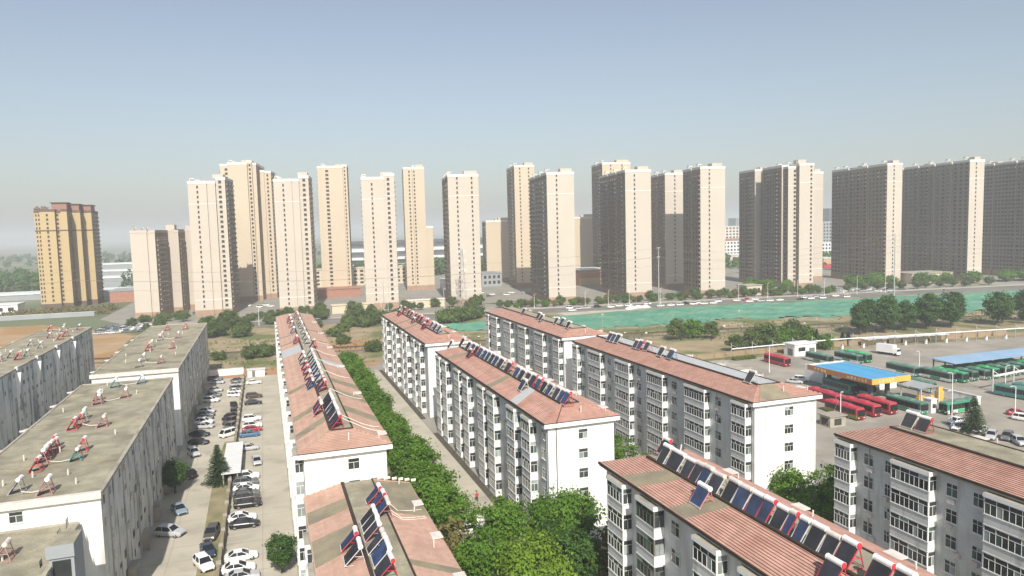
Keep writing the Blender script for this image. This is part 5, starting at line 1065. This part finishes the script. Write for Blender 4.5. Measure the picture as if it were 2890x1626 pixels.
# power poles, pylon, lattice mast, wires
def power_pole(label, x, y, h, arms):
    q = thing('power_pole', label, 'power pole', (x, y, 0), 0); b = MB(); b.cyl((0, 0, 0), (0, 0, h), .011*h, .006*h, 10); b.build('pole', 'galv', q)
    for (z, L) in arms:
        b = MB(); b.cyl((-L, -.0, z+.5), (0, 0, z), .10, .14, 6); b.cyl((L, 0, z+.5), (0, 0, z), .10, .14, 6); b.build('crossarm', 'tank_old', q)
        for s in (-L, L): b = MB(); b.cyl((s, 0, z+.5), (s, 0, z-.7), .07, n=6); b.build('insulator', 'galv', q)
power_pole('tall plain steel power pole by the green netting', 209.6, 352.1, 34.2, [(33.6, .9), (28.5, .8)])
power_pole('three-armed steel pylon pole before the broad slab tower', 353.5, 325.4, 38.0, [(37.0, 1.6), (34.0, 3.4), (30.2, 3.6), (26.8, 3.4)])
power_pole('slim pale pole standing behind the long pink roof', 62, 398, 20, [(19, .6)])
for i, (x, y) in enumerate([(108.5, 272), (139, 281), (196, 262)]): power_pole(f'thin signal post beside the railway, {ORD[i]} from the left', x, y, 8.5, [(8, .5)])
q = thing('lattice_mast', 'lattice telecom mast with antenna rings in front of the cream tower', 'mast', (110.5, 408, 0)); H_ = 35.5
b = MB()
for k in range(14):
    z0, z1 = H_*k/14, H_*(k+1)/14; w0, w1 = 1.9*(1-k/14)+.35, 1.9*(1-(k+1)/14)+.35
    C0 = [(-w0, -w0, z0), (w0, -w0, z0), (w0, w0, z0), (-w0, w0, z0)]; C1 = [(-w1, -w1, z1), (w1, -w1, z1), (w1, w1, z1), (-w1, w1, z1)]
    for i in range(4): j = (i+1) % 4; b.bar(C0[i], C1[i], .09); b.bar(C0[i], C1[j], .045); b.bar(C1[i], C1[j], .045)
b.build('lattice', 'low_grey', q)
for z in (22.5, 28.0, 33.5):
    b = MB()
    for k in range(10): a, c = 6.283*k/10, 6.283*(k+1)/10; b.bar((2.1*math.cos(a), 2.1*math.sin(a), z), (2.1*math.cos(c), 2.1*math.sin(c), z), .08); 
    for k in range(5): a = 6.283*k/5; b.bar((0, 0, z), (2.1*math.cos(a), 2.1*math.sin(a), z), .05)
    b.build('platform_ring', 'low_grey', q)
    for k in range(5): a = 6.283*k/5; b = MB(); x, y = 2.2*math.cos(a), 2.2*math.sin(a); b.box(x-.14, x+.14, y-.14, y+.14, z-.4, z+1.5); b.build('antenna', 'tank_white', q)
def wire(label, pts, sag):
    b = MB()
    for A, B in zip(pts, pts[1:]):
        A, B = Vector(A), Vector(B); P = []
        for i in range(15): t_ = i/14; p = A.lerp(B, t_); p.z -= sag*4*t_*(1-t_); P.append(p)
        for p, q_ in zip(P, P[1:]): b.cyl(p, q_, .05 if A.y > 200 else .025, n=3, caps=False)
    tag(b.build('power_line', 'wire'), label, 'cable', 'overhead power lines')
for i, (dx, z, zn) in enumerate([(0, 33.6, 37.2), (-.9, 28.8, 34.4), (.9, 28.6, 30.4), (0, 24, 27.2)]):
    wire(f'thin overhead power line between the steel poles, {ORD[i]} from the top', [(-330, 470, z-4), (-90, 410, z-2), (209.6+dx, 352.1, z), (353.5+dx*3, 325.4, zn), (640, 272, zn+2)], 5.5)
# ---------------------------------------------------------------- distant low buildings
def winrows(b, x0, x1, y, z0, fh, nf, n, ww=.55, hh=.55):
    p = (x1-x0)/n
    for f in range(nf):
        for i in range(n): c = x0+(i+.5)*p; b.box(c-p*ww/2, c+p*ww/2, y-.08, y, z0+f*fh+fh*(1-hh)/2, z0+f*fh+fh*(1+hh)/2, skip='bN')
def low(name, label, x0, x1, y0, y1, h, wall, roof, nf=0, n=0, z0=1, side=None, over=.4, rz=0, rt_h=.5):
    t = simple_building(name, label, 'building', x0, x1, y0, y1, h, wall, roof, over=over, rmat_t=rt_h, rz=rz)
    if nf:
        b = MB(((x0+x1)/2, y0, 0)); winrows(b, x0+.8, x1-.8, y0, z0, (h-z0-.6)/nf, nf, n); b.build('windows', 'tower_glass', t, kind='stuff')
    return t
low('school_building', 'long low beige building seen between the central towers', 40, 128, 640, 660, 15, 'low_beige', 'low_beige', 4, 16, 1)
low('grey_workshop', 'small grey workshop right of the mast tower', 167, 184, 556, 580, 10.5, 'low_grey', 'low_grey', 2, 4)
low('white_office', 'white office with red roof band between the right-hand towers', 540, 585, 760, 790, 24, 'roof_white', 'brick_red', 4, 9, 6, rt_h=2.2)
low('long_grey_office', 'pale multi-storey block far behind the white office', 620, 720, 920, 950, 41, 'tank_old', 'roof_white', 8, 16, 4)
low('pink_hall', 'pale pink low hall below the white office', 505, 545, 700, 730, 9, 'low_pink', 'roof_white', 1, 5, 1)
low('dark_tower_far', 'hazy dark tower far away on the skyline', 1040, 1066, 1400, 1430, 56, 'low_grey', 'low_grey', 12, 5, 4)
low('far_tower', 'second hazy tower far away on the right skyline', 1180, 1206, 1260, 1290, 72, 'low_dark', 'low_grey', 14, 5, 4)
low('dark_office', 'dark grey office in the narrow gap right of the stepped tower', 732, 770, 800, 830, 44, 'low_grey', 'roof_white', 9, 7, 2)
low('white_stepped_office', 'white-banded low office in front of the dark one', 620, 650, 690, 710, 20, 'roof_white', 'roof_white', 4, 6, 2)
t = low('red_shop', 'yellow and red shop front in the narrow gap between towers', 514, 536, 556, 575, 9.5, 'tower_yellow', 'roof_white', 0, 0, rt_h=.6); b = MB((525, 556, 0)); b.box(513.7, 536.3, 555.6, 555.95, .2, 4.2); b.build('red_band', 'bus_red', t)
t = low('mall', 'red and yellow low mall with white roof beside a brown slab tower', 236, 262, 516, 545, 12.2, 'brick_red', 'roof_white', 0, 0); b = MB((249, 516, 0)); b.box(235.6, 262.4, 515.5, 515.95, 0, 6.0); b.build('yellow_band', 'tower_yellow', t)
low('substation', 'low cream pavilion with flat roof below the broad slab towers', 438, 472, 386, 408, 6.6, 'low_beige', 'concrete', 0, 0, rz=R(-8))
low('pump_house', 'small cream box building at the far right under the towers', 516, 534, 352, 362, 6.4, 'low_beige', 'concrete', 1, 4, 2)
low('guard_house', 'small cream guard house left of the stepped tower', 290, 302, 380, 390, 6.2, 'low_beige', 'concrete', 1, 3, 1)
low('gatehouse', 'flat cream gatehouse wall behind the pink ridge', 36, 60, 424, 430, 4.6, 'low_beige', 'low_beige', 0, 0)
low('estate_wall', 'long pale wall and colonnade right of the gatehouse', 80, 104, 428, 431, 4.6, 'low_beige', 'tower_white', 0, 0)
low('terracotta_podium', 'terracotta podium under the yellowish back tower', 30, 66, 530, 552, 6.0, 'brick_red', 'brick_red', 0, 0)
low('white_annex_block', 'small white block at the foot of the grooved tower', 132, 140, 548, 556, 8, 'roof_white', 'roof_white', 0, 0)
low('warehouse', 'long white warehouse roof behind the yellow tower', -420, -96, 660, 690, 4.4, 'low_grey', 'roof_white', 0, 0, rt_h=.9)
for i, (y, z, x0, x1) in enumerate([(760, 13, -150, -70), (820, 18, -170, -60), (900, 24, -190, -50)]): low('warehouse', f'stepped white warehouse between the yellow tower and lower block, {ORD[i]} from the front', x0, x1, y, y+26, z*.75, 'low_grey', 'roof_white', 0, 0, rt_h=1.4)
low('red_brick_hall', 'red brick hall beside the yellow tower', -108, -80, 590, 620, 8.2, 'brick_red', 'low_grey', 0, 0)
low('grey_hall', 'grey roofed hall with dark openings beside the brick hall', -80, -62, 585, 625, 9, 'low_grey', 'low_grey', 1, 4, 1)
low('white_cottage', 'white cottage with small windows left of the yellow tower', -184, -152, 540, 556, 6, 'white_render', 'roof_white', 1, 5, 1)
low('flat_cottage', 'second low white building at the left edge', -215, -188, 560, 575, 5, 'white_render', 'low_grey', 1, 4, 1)
low('pale_wall', 'long pale concrete wall beyond the brown field', -240, -100, 497, 498, 2.6, 'low_grey', 'roof_white', 0, 0, over=.1, rt_h=.15)
# stadium with white tiers
q = thing('stadium', 'white tiered stadium roof showing between the central towers', 'stadium', (190, 900, 0))
for i, (z0, z1, y, mt) in enumerate([(0, 12, 0, 'low_grey'), (12, 15, -6, 'roof_white'), (15, 22, 4, 'low_grey'), (22, 25.5, -4, 'roof_white'), (25.5, 32, 8, 'low_grey'), (32, 35, 2, 'low_dark')]):
    b = MB(); pts = [(-105+210*k/16, y+14-14*math.sin(math.pi*k/16)) for k in range(17)]
    b.prism(pts+[(105, y+60), (-105, y+60)], z0, z1); b.build('tier', mt, q)
q = thing('radio_dome', 'white ball on a thin tower behind the central towers', 'tower', (165, 800, 0)); b = MB(); b.cyl((0, 0, 0), (0, 0, 62), 2, 1.2, 8); b.build('shaft', 'low_grey', q); b = MB(); 
for k in range(6):
    a0, a1 = math.pi*k/6-1.5708, math.pi*(k+1)/6-1.5708; b.cyl((0, 0, 68+5*math.sin(a0)), (0, 0, 68+5*math.sin(a1)), max(.05, 5*math.cos(a0)), max(.05, 5*math.cos(a1)), 12, caps=False)
b.build('ball', 'roof_white', q)
# white debris and stones on the waste ground, sheeted heaps by the street
rr = random.Random(8)
for i in range(26):
    x = 62+i*7.8+rr.uniform(-2, 2); y = 285-(x-147)*.19+rr.uniform(-22, 6); q = MB(); s = rr.uniform(.4, .9); n = 7
    ring = [(s*math.cos(6.28*k/n)*rr.uniform(.7, 1.2), s*math.sin(6.28*k/n)*rr.uniform(.6, 1), 0) for k in range(n)]; top = (0, 0, s*.7)
    for k in range(n): q.face([ring[k], ring[(k+1) % n], top])
    tag(q.build('stone', 'tank_old', loc=(x, y, .015)), f'small pale stone on the waste ground, {ORD[i]} from the left', 'stone', 'stones by the railway')
for i, (x, y, s) in enumerate([(193, 355.5, 3), (196, 357, 4), (200, 358.6, 4.4), (204, 357.6, 3.6)]):
    q = MB(); n = 12; ring = [(s*math.cos(6.28*k/n)*rr.uniform(.8, 1.15), s*.6*math.sin(6.28*k/n), 0) for k in range(n)]; mid = [(a*.5, b_*.5, 1.0+rr.uniform(-.2, .2)) for a, b_, _ in ring]
    for k in range(n): j = (k+1) % n; q.face([ring[k], ring[j], mid[j], mid[k]]); q.face([mid[k], mid[j], (0, 0, 1.5)])
    tag(q.build('sheeted_heap', 'roof_white', loc=(x, y, .03)), f'heap under white sheeting beside the green netting, {ORD[i]} from the left' , 'heap', 'sheeted heaps')

wd = MB(); rr = random.Random(12)
for i in range(9000):
    x = rr.uniform(-60, 420); y = rr.uniform(258, 340)-(x*.10 if x > 120 else 0)
    if rr.random() < .5+.5*math.sin(x*.09+2*math.sin(y*.11)): continue
    if x > 120 and y < 206: continue
    if x > 84 and y > 296-(x-140)*.22: continue
    h = rr.uniform(.15, .7); a = rr.uniform(0, 3.14); dx, dy = math.cos(a)*h*.8, math.sin(a)*h*.8
    wd.face([(x-dx, y-dy, .01), (x+dx, y+dy, .01), (x+dx*.7, y+dy*.7, h), (x-dx*.7, y-dy*.7, h*.8)])
o = wd.build('weeds', 'weed', kind='stuff'); o['label'] = 'patchy weeds over the waste ground along the railway'; o['category'] = 'weeds'
wire('thin black cable sagging from the wide white gable towards the depot lamp posts', [(84.0, 91.5, 12.5), (125.5, 129.9, 6.6)], 1.2)
wire('thin black cable sagging between the middle gable and the near right roof', [(44.6, 93.9, 15.8), (47.6, 76.0, 18.6)], .9)

# ---------------------------------------------------------------- person in red on the road
def person(x, y):
    V = [(0, 0, .92), (0, 0, 1.12), (0, .01, 1.38), (0, .0, 1.5), (0, -.02, 1.66), (.10, 0, .88), (.13, -.13, .48), (.12, -.05, .06), (.12, -.2, .04), (-.10, 0, .88), (-.13, .12, .48), (-.12, .26, .09), (-.12, .13, .04), (.2, 0, 1.40), (.27, .10, 1.12), (.25, .0, .88), (-.2, 0, 1.40), (-.27, -.10, 1.12), (-.25, -.16, .9)]
    Ed = [(0, 1), (1, 2), (2, 3), (3, 4), (0, 5), (5, 6), (6, 7), (7, 8), (0, 9), (9, 10), (10, 11), (11, 12), (2, 13), (13, 14), (14, 15), (2, 16), (16, 17), (17, 18)]
    rad = [.15, .15, .17, .06, .11, .10, .075, .05, .045, .10, .075, .05, .045, .085, .06, .045, .085, .06, .045]
    me = bpy.data.meshes.new('body'); me.from_pydata(V, Ed, []); 
    q = thing('person', 'person in a red coat and black trousers walking on the concrete road', 'person', (x, y, .012), R(170))
    o = ob('body', me, q); md = o.modifiers.new('skin', 'SKIN'); o.modifiers.new('sub', 'SUBSURF').levels = 1
    for i, r in enumerate(rad): me.skin_vertices[0].data[i].radius = (r, r)
    me.skin_vertices[0].data[0].use_root = True
    dg = bpy.context.evaluated_depsgraph_get(); m2 = bpy.data.meshes.new_from_object(o.evaluated_get(dg)); o.modifiers.clear(); o.data = m2
    for k in ('cloth_black', 'cloth_red', 'skin'): m2.materials.append(MATS[k])
    for p in m2.polygons:
        c = p.center; p.material_index = 2 if c.z > 1.5 or (abs(c.x) > .2 and c.z < .95 and c.z > .8) else (1 if c.z > .86 else 0); p.use_smooth = True
    h = MB()
    for k in range(4):
        a0, a1 = math.pi/2*k/4-.2, math.pi/2*(k+1)/4-.2; h.cyl((0, .01, 1.69+.13*math.sin(a0)), (0, .01, 1.69+.13*math.sin(a1)), .13*math.cos(a0), max(.01, .13*math.cos(a1)), 10, caps=False)
    h.build('hair', 'hair', q); return q
person(32.7, 115.8)

# ---------------------------------------------------------------- haze
hz = MB(); hz.box(-12900, 12900, -850, 13900, -4, 140)
hm = bpy.data.materials.new('haze_air'); hm.use_nodes = True; hm.node_tree.nodes.clear()
vo = hm.node_tree.nodes.new('ShaderNodeVolumePrincipled'); mo = hm.node_tree.nodes.new('ShaderNodeOutputMaterial'); hm.node_tree.links.new(vo.outputs[0], mo.inputs[1])
vo.inputs['Color'].default_value = (.87, .90, .95, 1); vo.inputs['Density'].default_value = .00034; vo.inputs['Anisotropy'].default_value = .1
MATS['haze_air'] = hm
hz.build('haze', 'haze_air', kind='stuff')
